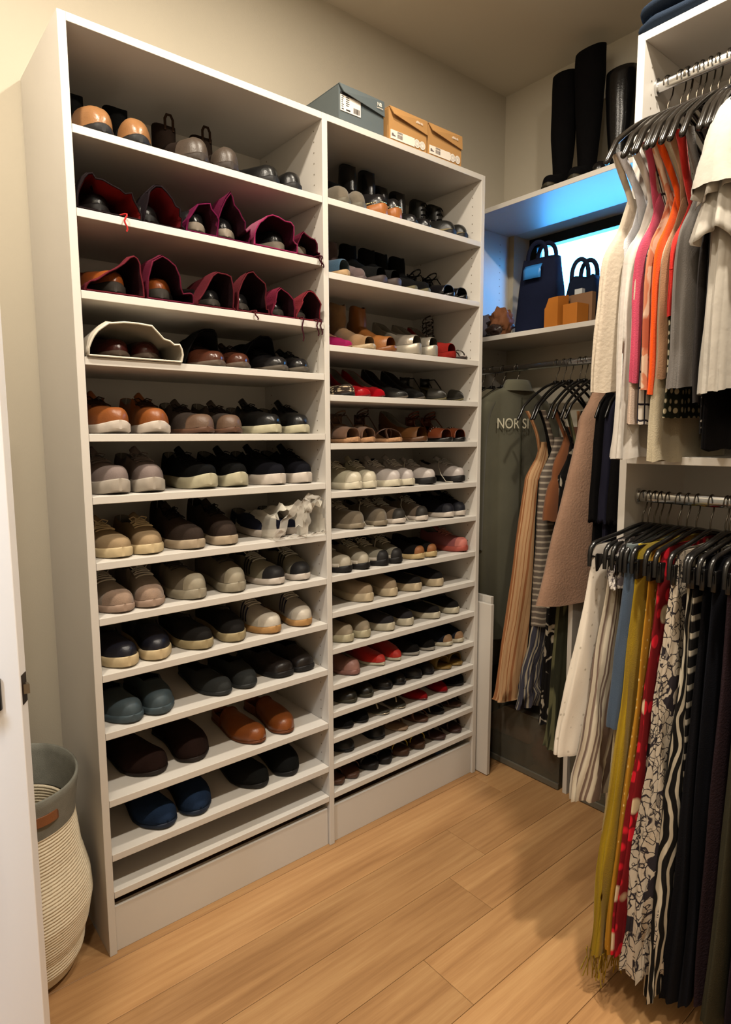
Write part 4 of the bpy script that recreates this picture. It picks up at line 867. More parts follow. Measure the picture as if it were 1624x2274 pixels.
('R', 2, 1.1767, 'black_bootie2', -1, 0.03, 0, 'plain black suede bootie on the second right shelf, left of pair', 0, 'footwear on the second shelf of the right bay', 1.0),
('R', 2, 1.2567, 'black_bootie2', 1, 0.03, 0, 'plain black suede bootie on the second right shelf, right of pair', 1, 'footwear on the second shelf of the right bay', 1.0),
('R', 2, 1.3715, 'black_strappy', -1, 0.02, 0, 'black patent strappy heel at the far end, left of pair', 0, 'footwear on the second shelf of the right bay', 1.0),
('R', 2, 1.456, 'black_strappy', 1, 0.02, 0, 'black patent strappy heel at the far end, right of pair', 1, 'footwear on the second shelf of the right bay', 1.0),
('R', 3, 0.884, 'magenta_pump', -1, 0.03, 0, 'magenta satin pump by the divider', 0, 'footwear on the third shelf of the right bay', 1.0),
('R', 3, 0.964, 'tan_slouch', -1, 0.02, 0, 'sand suede slouch boot with open toe', 0, 'footwear on the third shelf of the right bay', 1.0),
('R', 3, 1.0614, 'cognac_boot', -1, 0.02, 0, 'cognac leather open-toe ankle boot', 0, 'footwear on the third shelf of the right bay', 1.0),
('R', 3, 1.1898, 'metal_wedge', -1, 0.02, 0, 'metallic platform wedge, left of pair', 0, 'footwear on the third shelf of the right bay', 1.0),
('R', 3, 1.2886, 'metal_wedge', 1, 0.02, 0, 'metallic platform wedge, right of pair', 1, 'footwear on the third shelf of the right bay', 1.0),
('R', 3, 1.376, 'red_peep', -1, 0.02, 0, 'red suede peep-toe pump', 0, 'footwear on the third shelf of the right bay', 1.0),
('R', 3, 1.456, 'snake_sandal', -1, 0.03, 0, 'tall strappy gladiator sandal in snakeskin print', 0, 'footwear on the third shelf of the right bay', 1.0),
('R', 4, 0.8707, 'leopard_flat', -1, 0.015, 0, 'leopard print ballet flat by the divider', 0, 'footwear on the fourth shelf of the right bay', 1.0),
('R', 4, 0.9507, 'red_pump', -1, 0.015, 0, 'red patent pointed pump, left of pair', 0, 'footwear on the fourth shelf of the right bay', 1.0),
('R', 4, 1.0307, 'red_pump', 1, 0.015, 0, 'red patent pointed pump, right of pair', 1, 'footwear on the fourth shelf of the right bay', 1.0),
('R', 4, 1.1316, 'black_pump', -1, 0.02, 0, 'black pointed pump with a slim heel, left of pair', 0, 'footwear on the fourth shelf of the right bay', 1.0),
('R', 4, 1.2304, 'black_pump', 1, 0.02, 0, 'black pointed pump with a slim heel, right of pair', 1, 'footwear on the fourth shelf of the right bay', 1.0),
('R', 4, 1.3347, 'black_sling', -1, 0.02, 0, 'black and olive strappy pointed heel at the far end, left of pair', 0, 'footwear on the fourth shelf of the right bay', 1.0),
('R', 4, 1.4475, 'black_sling', 1, 0.02, 0, 'black and olive strappy pointed heel at the far end, right of pair', 1, 'footwear on the fourth shelf of the right bay', 1.0),
('R', 5, 0.8993, 'beige_wedge', -1, 0.02, 0, 'beige suede wedge sandal with open toe, left of pair', 0, 'footwear on the fifth shelf of the right bay', 1.0),
('R', 5, 0.9805, 'beige_wedge', 1, 0.02, 0, 'beige suede wedge sandal with open toe, right of pair', 1, 'footwear on the fifth shelf of the right bay', 1.0),
('R', 5, 1.0963, 'brown_strappy', -1, 0.02, 0, 'dark brown strappy sandal with cork sole', 0, 'footwear on the fifth shelf of the right bay', 1.0),
('R', 5, 1.2246, 'brown_peep', -1, 0.02, 0, 'brown leather peep-toe wedge', 0, 'footwear on the fifth shelf of the right bay', 1.0),
('R', 5, 1.3672, 'cognac_stud', -1, 0.02, 0, 'cognac strappy sandal with silver studs, left of pair', 0, 'footwear on the fifth shelf of the right bay', 1.0),
('R', 5, 1.456, 'cognac_stud', 1, 0.02, 0, 'cognac strappy sandal with silver studs, right of pair', 1, 'footwear on the fifth shelf of the right bay', 1.0),
('R', 6, 0.8988, 'white_sneaker', -1, 0.015, 0, 'white leather sneaker with flat cream sole by the divider, left of pair', 0, 'footwear on the sixth shelf of the right bay', 1.0),
('R', 6, 0.9788, 'white_sneaker', 1, 0.015, 0, 'white leather sneaker with flat cream sole by the divider, right of pair', 1, 'footwear on the sixth shelf of the right bay', 1.0),
('R', 6, 1.0832, 'white_sneaker2', -1, 0.015, 0, 'white leather sneaker with black heel tab, left of pair', 0, 'footwear on the sixth shelf of the right bay', 1.0),
('R', 6, 1.1647, 'white_sneaker2', 1, 0.015, 0, 'white leather sneaker with black heel tab, right of pair', 1, 'footwear on the sixth shelf of the right bay', 1.0),
('R', 6, 1.2644, 'white_black_runner', -1, 0.015, 0, 'white running shoe with black heel and untied laces, left of pair', 0, 'footwear on the sixth shelf of the right bay', 1.0),
('R', 6, 1.4429, 'white_black_runner', 1, 0.015, 0, 'white running shoe with black heel and untied laces, right of pair', 1, 'footwear on the sixth shelf of the right bay', 1.0),
('R', 7, 0.9066, 'grey_runner_w', -1, 0.012, 0, 'grey suede sneaker with trailing white lace, left of pair', 0, 'footwear on the seventh shelf of the right bay', 1.0),
('R', 7, 1.0267, 'grey_runner_w', 1, 0.012, 0, 'grey suede sneaker with trailing white lace, right of pair', 1, 'footwear on the seventh shelf of the right bay', 1.0),
('R', 7, 1.1067, 'taupe_runner_w', -1, 0.015, 0, 'taupe running shoe with dark toe bumper, left of pair', 0, 'footwear on the seventh shelf of the right bay', 1.0),
('R', 7, 1.2366, 'taupe_runner_w', 1, 0.015, 0, 'taupe running shoe with dark toe bumper, right of pair', 1, 'footwear on the seventh shelf of the right bay', 1.0),
('R', 7, 1.376, 'navy_runner_w', -1, 0.02, 0, 'dark navy running shoe with white midsole, left of pair', 0, 'footwear on the seventh shelf of the right bay', 1.0),
('R', 7, 1.456, 'navy_runner_w', 1, 0.02, 0, 'dark navy running shoe with white midsole, right of pair', 1, 'footwear on the seventh shelf of the right bay', 1.0),
('R', 8, 0.8492, 'white_trail', -1, 0.012, 0, 'white running shoe with black outsole, left of pair', 0, 'footwear on the eighth shelf of the right bay', 1.0),
('R', 8, 0.9432, 'white_trail', 1, 0.012, 0, 'white running shoe with black outsole, right of pair', 1, 'footwear on the eighth shelf of the right bay', 1.0),
('R', 8, 1.0232, 'grey_trail', -1, 0.015, 0, 'pale grey running shoe with a trailing white lace and black toe, left of pair', 0, 'footwear on the eighth shelf of the right bay', 1.0),
('R', 8, 1.1032, 'grey_trail', 1, 0.015, 0, 'pale grey running shoe with a trailing white lace and black toe, right of pair', 1, 'footwear on the eighth shelf of the right bay', 1.0),
('R', 8, 1.2066, 'black_gum', -1, 0.015, 0, 'black knit shoe with gum and cream sole, left of pair', 0, 'footwear on the eighth shelf of the right bay', 1.0),
('R', 8, 1.2866, 'black_gum', 1, 0.015, 0, 'black knit shoe with gum and cream sole, right of pair', 1, 'footwear on the eighth shelf of the right bay', 1.0),
('R', 8, 1.4537, 'pink_runner', -1, 0.015, 0, 'pink running shoe with coral sole at the far end', 0, 'footwear on the eighth shelf of the right bay', 1.0),
('R', 9, 0.9524, 'cream_slipon', -1, 0.02, 0, 'cream slip-on shoe with thick cream sole, left of pair', 0, 'footwear on the ninth shelf of the right bay', 1.0),
('R', 9, 1.0834, 'cream_slipon', 1, 0.02, 0, 'cream slip-on shoe with thick cream sole, right of pair', 1, 'footwear on the ninth shelf of the right bay', 1.0),
('R', 9, 1.1952, 'black_cream_flat', -1, 0.02, 0, 'black slip-on with thick cream sole on the ninth right shelf, left of pair', 0, 'footwear on the ninth shelf of the right bay', 1.0),
('R', 9, 1.3291, 'black_cream_flat', 1, 0.02, 0, 'black slip-on with thick cream sole on the ninth right shelf, right of pair', 1, 'footwear on the ninth shelf of the right bay', 1.0),
('R', 10, 0.8568, 'cream_low', -1, 0.015, 0, 'cream low slip-on with textured sole by the divider, left of pair', 0, 'footwear on the tenth shelf of the right bay', 1.0),
('R', 10, 0.9476, 'cream_low', 1, 0.015, 0, 'cream low slip-on with textured sole by the divider, right of pair', 1, 'footwear on the tenth shelf of the right bay', 1.0),
('R', 10, 1.0564, 'charcoal_white', -1, 0.02, 0, 'charcoal slip-on with white sole, left of pair', 0, 'footwear on the tenth shelf of the right bay', 1.0),
('R', 10, 1.1672, 'charcoal_white', 1, 0.02, 0, 'charcoal slip-on with white sole, right of pair', 1, 'footwear on the tenth shelf of the right bay', 1.0),
('R', 10, 1.3, 'black_white_flat', -1, 0.02, 0, 'black flat shoe with white sole, far end of tenth shelf, left of pair', 0, 'footwear on the tenth shelf of the right bay', 1.0),
('R', 10, 1.4259, 'black_white_flat', 1, 0.02, 0, 'black flat shoe with white sole, far end of tenth shelf, right of pair', 1, 'footwear on the tenth shelf of the right bay', 1.0),
('R', 11, 0.8879, 'pink_flat', -1, 0.02, 0, 'dusty pink slip-on shoe by the divider', 0, 'footwear on the eleventh shelf of the right bay', 1.0),
('R', 11, 1.0203, 'red_runner', -1, 0.025, 0, 'bright red knit shoe with thin white sole, left of pair', 0, 'footwear on the eleventh shelf of the right bay', 1.0),
('R', 11, 1.115, 'red_runner', 1, 0.025, 0, 'bright red knit shoe with thin white sole, right of pair', 1, 'footwear on the eleventh shelf of the right bay', 1.0),
('R', 11, 1.195, 'black_grey_runner', -1, 0.025, 0, 'black running flat with pale grey sole edge, left of pair', 0, 'footwear on the eleventh shelf of the right bay', 1.0),
('R', 11, 1.2953, 'black_grey_runner', 1, 0.025, 0, 'black running flat with pale grey sole edge, right of pair', 1, 'footwear on the eleventh shelf of the right bay', 1.0),
('R', 11, 1.3753, 'black_gum2', -1, 0.02, 0, 'black sneaker with gum toe and white sole, left of pair', 0, 'footwear on the eleventh shelf of the right bay', 1.0),
('R', 11, 1.456, 'black_gum2', 1, 0.02, 0, 'black sneaker with gum toe and white sole, right of pair', 1, 'footwear on the eleventh shelf of the right bay', 1.0),
('R', 12, 0.8729, 'olive_loafer', -1, 0.015, 0, 'dark olive loafer with a buckle strap, left of pair', 0, 'footwear on the twelfth shelf of the right bay', 1.0),
('R', 12, 0.9634, 'olive_loafer', 1, 0.015, 0, 'dark olive loafer with a buckle strap, right of pair', 1, 'footwear on the twelfth shelf of the right bay', 1.0),
('R', 12, 1.0537, 'black_loafer', -1, 0.025, 0, 'black flat shoe with a metal trim on the twelfth shelf, left of pair', 0, 'footwear on the twelfth shelf of the right bay', 1.0),
('R', 12, 1.136, 'black_loafer', 1, 0.025, 0, 'black flat shoe with a metal trim on the twelfth shelf, right of pair', 1, 'footwear on the twelfth shelf of the right bay', 1.0),
('R', 12, 1.216, 'black_moc', -1, 0.03, 0, 'plain black flat beside the mustard sandals, left of pair', 0, 'footwear on the twelfth shelf of the right bay', 1.0),
('R', 12, 1.296, 'black_moc', 1, 0.03, 0, 'plain black flat beside the mustard sandals, right of pair', 1, 'footwear on the twelfth shelf of the right bay', 1.0),
('R', 12, 1.376, 'mustard_sandal', -1, 0.02, 0, 'mustard yellow sandal with a wide band, left of pair', 0, 'footwear on the twelfth shelf of the right bay', 1.0),
('R', 12, 1.456, 'mustard_sandal', 1, 0.02, 0, 'mustard yellow sandal with a wide band, right of pair', 1, 'footwear on the twelfth shelf of the right bay', 1.0),
('R', 13, 0.8594, 'black_ballet', -1, 0.02, 0, 'black ballet flat by the divider on the thirteenth shelf, left of pair', 0, 'footwear on the thirteenth shelf of the right bay', 1.0),
('R', 13, 0.9433, 'black_ballet', 1, 0.02, 0, 'black ballet flat by the divider on the thirteenth shelf, right of pair', 1, 'footwear on the thirteenth shelf of the right bay', 1.0),
('R', 13, 1.0335, 'silver_flipflop', -1, 0.02, 0, 'dark flip-flop with a silver T-strap, left of pair', 0, 'footwear on the thirteenth shelf of the right bay', 1.0),
('R', 13, 1.1305, 'silver_flipflop', 1, 0.02, 0, 'dark flip-flop with a silver T-strap, right of pair', 1, 'footwear on the thirteenth shelf of the right bay', 1.0),
('R', 13, 1.24, 'red_ballet', -1, 0.02, 0, 'red suede ballet flat, left of pair', 0, 'footwear on the thirteenth shelf of the right bay', 1.0),
('R', 13, 1.3692, 'red_ballet', 1, 0.02, 0, 'red suede ballet flat, right of pair', 1, 'footwear on the thirteenth shelf of the right bay', 1.0),
('R', 13, 1.456, 'black_fur', -1, 0.03, 0, 'black furry flat shoe at the far end', 0, 'footwear on the thirteenth shelf of the right bay', 1.0),
('R', 14, 0.866, 'black_flat', -1, 0.03, 0, 'black satin flat on the fourteenth shelf, left of pair', 0, 'footwear on the fourteenth shelf of the right bay', 1.0),
('R', 14, 1.0283, 'black_flat', 1, 0.03, 0, 'black satin flat on the fourteenth shelf, right of pair', 1, 'footwear on the fourteenth shelf of the right bay', 1.0),
('R', 14, 1.1307, 'beige_sandal', -1, 0.02, 0, 'beige two-strap sandal on the fourteenth shelf', 0, 'footwear on the fourteenth shelf of the right bay', 1.0),
('R', 14, 1.2433, 'brown_strap_sandal', -1, 0.02, 0, 'brown sandal with crossed tan straps', 0, 'footwear on the fourteenth shelf of the right bay', 1.0),
('R', 14, 1.3462, 'black_strap_sandal', -1, 0.03, 0, 'black sandal with a white strap', 0, 'footwear on the fourteenth shelf of the right bay', 1.0),
('R', 14, 1.4494, 'brown_flat', -1, 0.03, 0, 'brown cross-strap flat at the far end', 0, 'footwear on the fourteenth shelf of the right bay', 1.0),
('R', 15, 0.819, 'brown_thong', -1, 0.02, 0, 'brown thong sandal by the divider on the bottom shelf, left of pair', 0, 'footwear on the bottom shelf of the right bay', 1.0),
('R', 15, 0.899, 'brown_thong', 1, 0.02, 0, 'brown thong sandal by the divider on the bottom shelf, right of pair', 1, 'footwear on the bottom shelf of the right bay', 1.0),
('R', 15, 0.979, 'black_thick', -1, 0.02, 0, 'black thick-soled sandal with a buckle, left of pair', 0, 'footwear on the bottom shelf of the right bay', 1.0),
('R', 15, 1.059, 'black_thick', 1, 0.02, 0, 'black thick-soled sandal with a buckle, right of pair', 1, 'footwear on the bottom shelf of the right bay', 1.0),
('R', 15, 1.139, 'brown_thick', -1, 0.02, 0, 'brown thick-soled sandal with yellow-edged straps, left of pair', 0, 'footwear on the bottom shelf of the right bay', 1.0),
('R', 15, 1.2392, 'brown_thick', 1, 0.02, 0, 'brown thick-soled sandal with yellow-edged straps, right of pair', 1, 'footwear on the bottom shelf of the right bay', 1.0),
('R', 15, 1.3453, 'plum_sandal', -1, 0.02, 0, 'dark plum leather sandal at the far end, left of pair', 0, 'footwear on the bottom shelf of the right bay', 1.0),
('R', 15, 1.456, 'plum_sandal', 1, 0.02, 0, 'dark plum leather sandal at the far end, right of pair', 1, 'footwear on the bottom shelf of the right bay', 1.0),
]
for (bay, sh, x, style, side, dy, yaw, lab, pi, grp, scl) in SHOES:
    z = (ZL if bay == 'L' else ZR)[sh - 1] + .0004
    if bay == 'L' and (sh in (2, 3) or style == 'maroon_dress'): z += .0056     # inside a cloth bag
    make_shoe(style, side, (x, dy, z), math.radians(yaw), lab, grp, bay == 'L', int(x * 1000), scl)
# ================================================================ CLOTH BAGS round the shoes
def cloth_bag(name, label, cat, loc, w, h, d, peak, col, seed, group=None, cords=(), rz=0, rim_col=None, inner_col=None, th=.004, flat=.35, slump=.18, mat_=None):
    """open-mouthed cloth bag lying on a shelf, mouth at y=0 facing -y; peak = where the mouth's lip rides highest (-1..1)"""
    t = thing(name, label, cat, loc, rz, group); N = 36; M = 12
    def ring(q, inset):
        ww = w * .5 * (1 - .06 * q * q) - inset; hh = h * (1 - slump * sm(0, .7, q)) - inset * 1.6; out = []
        for i in range(N):
            a = 2 * PI * i / N; ca, sa = math.cos(a), math.sin(a)
            x = ww * math.copysign(abs(ca) ** .75, ca)
            if sa >= 0:
                pk = math.exp(-((ca - peak) / .75) ** 2)
                z = inset + hh * (flat + (1 - flat) * pk) * abs(sa) ** .7
            else: z = inset + .0
            nz = noise.noise(Vector((ca * 1.6 + seed, sa * 1.6, q * 2.5))) + .4 * noise.noise(Vector((ca * 4 + seed, sa * 4, q * 7)))
            if sa > 0:
                z += nz * .022 * min(1, sa * 2) * (h / .1); x += nz * .010
            lip = -.014 * (1 - q) ** 6 * max(0, sa) * (1 + nz)
            out.append((x, d * q + lip, max(z, inset + .0006)))
        return out
    outer = [ring(i / M, 0) for i in range(M + 1)]; inner = []
    for i in range(M):
        o_ = outer[i]; hz = .35 * sum(p[2] for p in o_) / N; k = (th * .9 if i == 0 else th * 1.8) / (w * .5)
        inner.append([(x * (1 - k), y, max(hz + (z - hz) * (1 - 1.3 * k), th * .7)) for x, y, z in o_])
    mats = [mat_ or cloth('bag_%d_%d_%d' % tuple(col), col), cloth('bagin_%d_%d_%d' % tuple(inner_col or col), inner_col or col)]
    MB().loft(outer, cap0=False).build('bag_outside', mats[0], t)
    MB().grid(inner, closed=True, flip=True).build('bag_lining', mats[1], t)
    hem = MB(); a, b = outer[0], inner[0]
    hem.tube([((p[0] + q[0]) / 2, p[1] - .0005, max((p[2] + q[2]) / 2, .003)) for p, q in zip(a + [a[0]], b + [b[0]])], th * .55, 6)
    hem.build('hem', mats[0] if not rim_col else cloth('hem_%d_%d_%d' % tuple(rim_col), rim_col), t)
    for (x0, L_, sw, cc) in cords:
        pts = [(x0 + sw * q * q * .5 + .004 * math.sin(q * 9), -.012 - .004 * math.sin(q * 3), .006 - (L_) * max(0, q - .15)) for q in [i / 8 for i in range(9)]]
        pts = [(x0 - .01, .01, .005)] + pts
        MB().tube(pts, .0022, 6).build('drawstring', lacemat(cc), t)
    return t
BUR = (88, 26, 42); MAG = (118, 20, 66)
cb = cloth_bag
G = 'cloth shoe bags on the upper left shelves'
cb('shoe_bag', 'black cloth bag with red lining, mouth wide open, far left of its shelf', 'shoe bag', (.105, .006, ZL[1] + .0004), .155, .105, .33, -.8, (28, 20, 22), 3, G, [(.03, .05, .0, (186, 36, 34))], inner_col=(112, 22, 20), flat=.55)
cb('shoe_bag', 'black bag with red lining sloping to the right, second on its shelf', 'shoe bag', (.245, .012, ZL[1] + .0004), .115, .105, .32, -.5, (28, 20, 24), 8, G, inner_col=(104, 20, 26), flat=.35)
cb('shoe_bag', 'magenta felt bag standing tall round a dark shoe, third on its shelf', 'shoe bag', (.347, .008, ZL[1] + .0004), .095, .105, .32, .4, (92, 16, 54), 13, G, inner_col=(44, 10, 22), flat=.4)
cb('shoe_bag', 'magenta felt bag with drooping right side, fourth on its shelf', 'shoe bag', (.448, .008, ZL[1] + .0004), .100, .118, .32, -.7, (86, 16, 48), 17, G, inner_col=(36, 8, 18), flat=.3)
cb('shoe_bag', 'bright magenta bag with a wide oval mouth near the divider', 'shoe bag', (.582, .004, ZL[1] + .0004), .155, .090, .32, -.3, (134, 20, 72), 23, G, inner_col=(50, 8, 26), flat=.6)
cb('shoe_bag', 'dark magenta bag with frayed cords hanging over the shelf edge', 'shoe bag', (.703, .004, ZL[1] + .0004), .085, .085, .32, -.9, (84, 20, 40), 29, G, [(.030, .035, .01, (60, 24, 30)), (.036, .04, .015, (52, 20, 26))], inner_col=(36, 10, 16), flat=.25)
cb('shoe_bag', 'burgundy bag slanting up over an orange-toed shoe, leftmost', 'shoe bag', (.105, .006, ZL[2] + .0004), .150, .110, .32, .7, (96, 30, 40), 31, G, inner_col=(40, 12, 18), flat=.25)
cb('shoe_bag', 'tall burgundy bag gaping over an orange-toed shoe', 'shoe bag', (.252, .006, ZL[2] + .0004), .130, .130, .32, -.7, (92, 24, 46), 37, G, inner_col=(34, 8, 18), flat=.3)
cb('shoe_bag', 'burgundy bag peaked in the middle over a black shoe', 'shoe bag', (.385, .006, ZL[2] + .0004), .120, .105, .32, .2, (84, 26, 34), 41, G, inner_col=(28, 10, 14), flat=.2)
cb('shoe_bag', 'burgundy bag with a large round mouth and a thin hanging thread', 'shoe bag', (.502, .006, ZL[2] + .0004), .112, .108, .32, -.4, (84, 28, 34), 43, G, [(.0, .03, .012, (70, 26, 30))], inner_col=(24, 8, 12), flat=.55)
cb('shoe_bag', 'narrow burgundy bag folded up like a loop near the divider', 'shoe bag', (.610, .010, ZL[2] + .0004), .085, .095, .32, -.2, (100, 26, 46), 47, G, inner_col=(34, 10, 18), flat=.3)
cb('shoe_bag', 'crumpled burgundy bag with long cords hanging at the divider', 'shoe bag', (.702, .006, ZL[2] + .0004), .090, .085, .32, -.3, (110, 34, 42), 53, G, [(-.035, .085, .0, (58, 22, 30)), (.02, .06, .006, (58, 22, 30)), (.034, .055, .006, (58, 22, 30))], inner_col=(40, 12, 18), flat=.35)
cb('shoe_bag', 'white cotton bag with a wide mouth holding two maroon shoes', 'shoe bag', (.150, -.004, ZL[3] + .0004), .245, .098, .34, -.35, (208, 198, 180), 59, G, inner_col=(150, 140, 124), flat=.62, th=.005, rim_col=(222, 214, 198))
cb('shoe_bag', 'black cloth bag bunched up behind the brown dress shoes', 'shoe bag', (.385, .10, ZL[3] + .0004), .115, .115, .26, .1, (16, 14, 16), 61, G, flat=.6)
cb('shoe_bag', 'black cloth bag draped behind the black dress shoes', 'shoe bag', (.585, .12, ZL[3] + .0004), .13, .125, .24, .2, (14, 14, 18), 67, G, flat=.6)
# clear plastic bag round the navy shoes
PL = bpy.data.materials.new('plastic_film'); PL.use_nodes = True
n_ = PL.node_tree.nodes; l_ = PL.node_tree.links; tr_ = n_.new('ShaderNodeBsdfTransparent'); ms_ = n_.new('ShaderNodeMixShader'); b_ = n_['Principled BSDF']
b_.inputs['Base Color'].default_value = srgb(226, 220, 206); b_.inputs['Roughness'].default_value = .22
ms_.inputs[0].default_value = .55; l_.new(tr_.outputs[0], ms_.inputs[1]); l_.new(b_.outputs[0], ms_.inputs[2]); l_.new(ms_.outputs[0], n_['Material Output'].inputs[0])
pbag = thing('plastic_bag', 'clear crinkled plastic bag wrapped round the navy white-soled shoes', 'plastic bag', (.655, .002, ZL[6] + .0006))
def film(x0, x1, seed, hh):
    rows = []; N = 30
    for q in [i / 10 for i in range(11)]:
        row = []
        for i in range(N + 1):
            a = -.15 + (PI + .3) * i / N; ca, sa = -math.cos(a), math.sin(a)
            nz = noise.noise(Vector((ca * 3 + seed, sa * 3, q * 4))); nz2 = noise.noise(Vector((ca * 9 + seed, sa * 9, q * 9)))
            x = (x0 + x1) / 2 + (x1 - x0) / 2 * math.copysign(abs(ca) ** .8, ca) * (1 + .10 * nz)
            z = max(.0006, hh * max(0, sa) ** .6 * (.85 + .35 * nz + .10 * nz2) * (1 - .35 * sm(.2, 1, q)))
            row.append((x, .26 * q - .006 + .014 * nz2 * (1 - q), z))
        rows.append(row)
    return MB().grid(rows)
film(-.098, .020, 3, .115).build('film', PL, pbag); film(.014, .092, 9, .125).build('film', PL, pbag)
m = MB()
for sd, x0, x1, z0, z1 in ((1, -.11, -.02, .004, .12), (2, .010, .018, .004, .13), (3, -.09, .088, .010, .006), (4, .03, .085, .13, .115), (5, -.03, .01, .03, .125)):
    pts = []
    for i in range(13):
        q = i / 12; nz = noise.noise(Vector((q * 4, sd * 7.3, 0)))
        pts.append([(x0 + (x1 - x0) * q + .018 * nz + dx, -.006 - .008 * nz, max(.002, z0 + (z1 - z0) * q + .016 * noise.noise(Vector((q * 5, sd * 3.1, 4))) + dz)) for dx, dz in ((-.014, -.004), (0, .006), (.015, -.003))])
    m.grid(pts)
m.build('crumpled_edge', mat('plastic_fold', (200, 194, 184), .3, alpha=.45), pbag)

# ================================================================ SHOE BOXES on top of the cabinet
def text(body, size, m, parent, loc, rot, name, extrude=.0003, align='LEFT'):
    cu = bpy.data.curves.new(name, 'FONT'); cu.body = body; cu.size = size; cu.extrude = extrude; cu.align_x = align
    tmp = bpy.data.objects.new('tmp', cu); C.objects.link(tmp)
    dg = bpy.context.evaluated_depsgraph_get(); me = bpy.data.meshes.new_from_object(tmp.evaluated_get(dg)); bpy.data.objects.remove(tmp)
    me.materials.clear(); me.materials.append(m); me.name = name
    o = bpy.data.objects.new(name, me); C.objects.link(o); o.parent = parent; o.location = loc; o.rotation_euler = rot; return o
UP = (PI / 2, 0, 0)
INK = mat('print_black', (30, 28, 28), .6); PW_ = mat('print_white', (236, 226, 214), .6); LABEL = mat('label_white', (226, 216, 204), .6)
def shoe_box(label, x0, x1, h, col, d=.30):
    w = x1 - x0; bm_ = mat('card_%d_%d_%d' % col, col, .7, bump=.1, bscale=200, var=.03, vscale=12)
    t = thing('shoe_box', label, 'shoe box', ((x0 + x1) / 2, .012, H + .0004), 0, 'shoe boxes on top of the cabinet')
    b = MB(); k = .0015
    b.box(-w / 2, w / 2, .004, .006, 0, h - .002); b.box(-w / 2, w / 2, d - .002, d, 0, h); b.box(-w / 2, -w / 2 + k, .006, d - .002, 0, h - .001); b.box(w / 2 - k, w / 2, .006, d - .002, 0, h - .001); b.box(-w / 2, w / 2, .006, d - .002, 0, k)
    b.build('box', bm_, t, smooth=False)
    # hinged lid with its tuck flap over the front end, slightly open at the left
    l = MB(); fh = h * .36
    l.box(-w / 2, w / 2, 0, d, h, h + .002)
    l.add([(-w / 2 + .012, -.010, h - fh * .62), (w / 2, -.003, h - fh * 1.15), (w / 2, -.0005, h + .002), (-w / 2, -.0005, h + .002), (-w / 2 + .012, -.0075, h - fh * .62), (w / 2, -.0005, h - fh * 1.15), (w / 2, .002, h), (-w / 2, .002, h)],
          [(0, 1, 2, 3), (7, 6, 5, 4), (0, 4, 5, 1), (1, 5, 6, 2), (3, 7, 4, 0)])
    lid = l.build('lid', bm_, t, smooth=False)
    return t, lid, w
bx, lid, w = shoe_box('large slate grey shoe box with a barcode label, leftmost on the cabinet', .832, 1.020, .112, (84, 92, 94), .33)
la = MB().box(-w / 2 + .006, -w / 2 + .088, .0015, .0036, .036, .083).build('end_label', LABEL, bx, smooth=False)
MB().box(-w / 2 + .006, -w / 2 + .088, .0008, .0020, .083, .092).build('label_header', INK, bx, smooth=False)
m = MB(); rr = random.Random(3); xx = -w / 2 + .058
while xx < -w / 2 + .083: ww = rr.uniform(.0006, .002); m.box(xx, xx + ww, .0008, .0012, .040, .056); xx += ww + rr.uniform(.0006, .0016)
for q in range(6): m.box(-w / 2 + .010, -w / 2 + .010 + rr.uniform(.004, .010), .0008, .0012, .078 - q * .006, .080 - q * .006)
for q in range(5): m.box(-w / 2 + .028, -w / 2 + .028 + rr.uniform(.008, .014), .0008, .0012, .078 - q * .006, .080 - q * .006)
m.box(-w / 2 + .010, -w / 2 + .018, .0008, .0012, .040, .043); m.box(-w / 2 + .028, -w / 2 + .045, .0008, .0012, .040, .044)
m.build('label_print', INK, la, smooth=False)
text('N', .017, PW_, lid, (w / 2 - .036, -.0062, .090), UP, 'printed_mark'); text('B', .017, PW_, lid, (w / 2 - .025, -.0058, .090), UP, 'printed_mark')
text('new balance', .0055, PW_, lid, (w / 2 - .038, -.0068, .083), UP, 'printed_name')
for i, (x0, x1, lb) in enumerate(((1.045, 1.222, 'kraft cardboard shoe box between the grey box and another kraft box'), (1.230, 1.404, 'kraft cardboard shoe box at the far right end of the cabinet top'))):
    bx, lid, w = shoe_box(lb, x0, x1, .110, (176, 132, 80), .30)
    la = MB().box(-w / 2 + .006, w / 2 - .060, .0015, .0036, .012, .040).build('end_label', LABEL, bx, smooth=False)
    m = MB()
    for cx in (w / 2 - .048, w / 2 - .022):
        MB().disc((cx, .0016, .026), (1, 0, 0), (0, 0, 1), .014, 24).build('round_sticker', LABEL, la, smooth=False)
        for r in (.0095, .006):
            m.tube([(cx + r * math.cos(a), .0014, .026 + r * math.sin(a)) for a in [2 * PI * k / 16 for k in range(17)]], .0003, 4)
    # tiny shoe drawing, text bars and size figure
    m.add([(-w / 2 + .010 + a * .018, .0012, .020 + b * .010) for a, b in ((0, 0), (1, 0), (1, .35), (.6, .5), (.35, 1), (0, .9))], [(0, 1, 2, 3, 4, 5)])
    xx = -w / 2 + .036
    while xx < -w / 2 + .060: ww = rr.uniform(.0006, .002); m.box(xx, xx + ww, .0008, .0012, .018, .030); xx += ww + rr.uniform(.0006, .0014)
    for q in range(3): m.box(-w / 2 + .036, -w / 2 + .060, .0008, .0012, .033 + q * .0022, .0338 + q * .0022)
    m.build('label_print', mat('print_grey', (110, 100, 96), .6), la, smooth=False)
    text('allbirds', .012, PW_, lid, (w / 2 - .062, -.0065, .088), UP, 'printed_name')

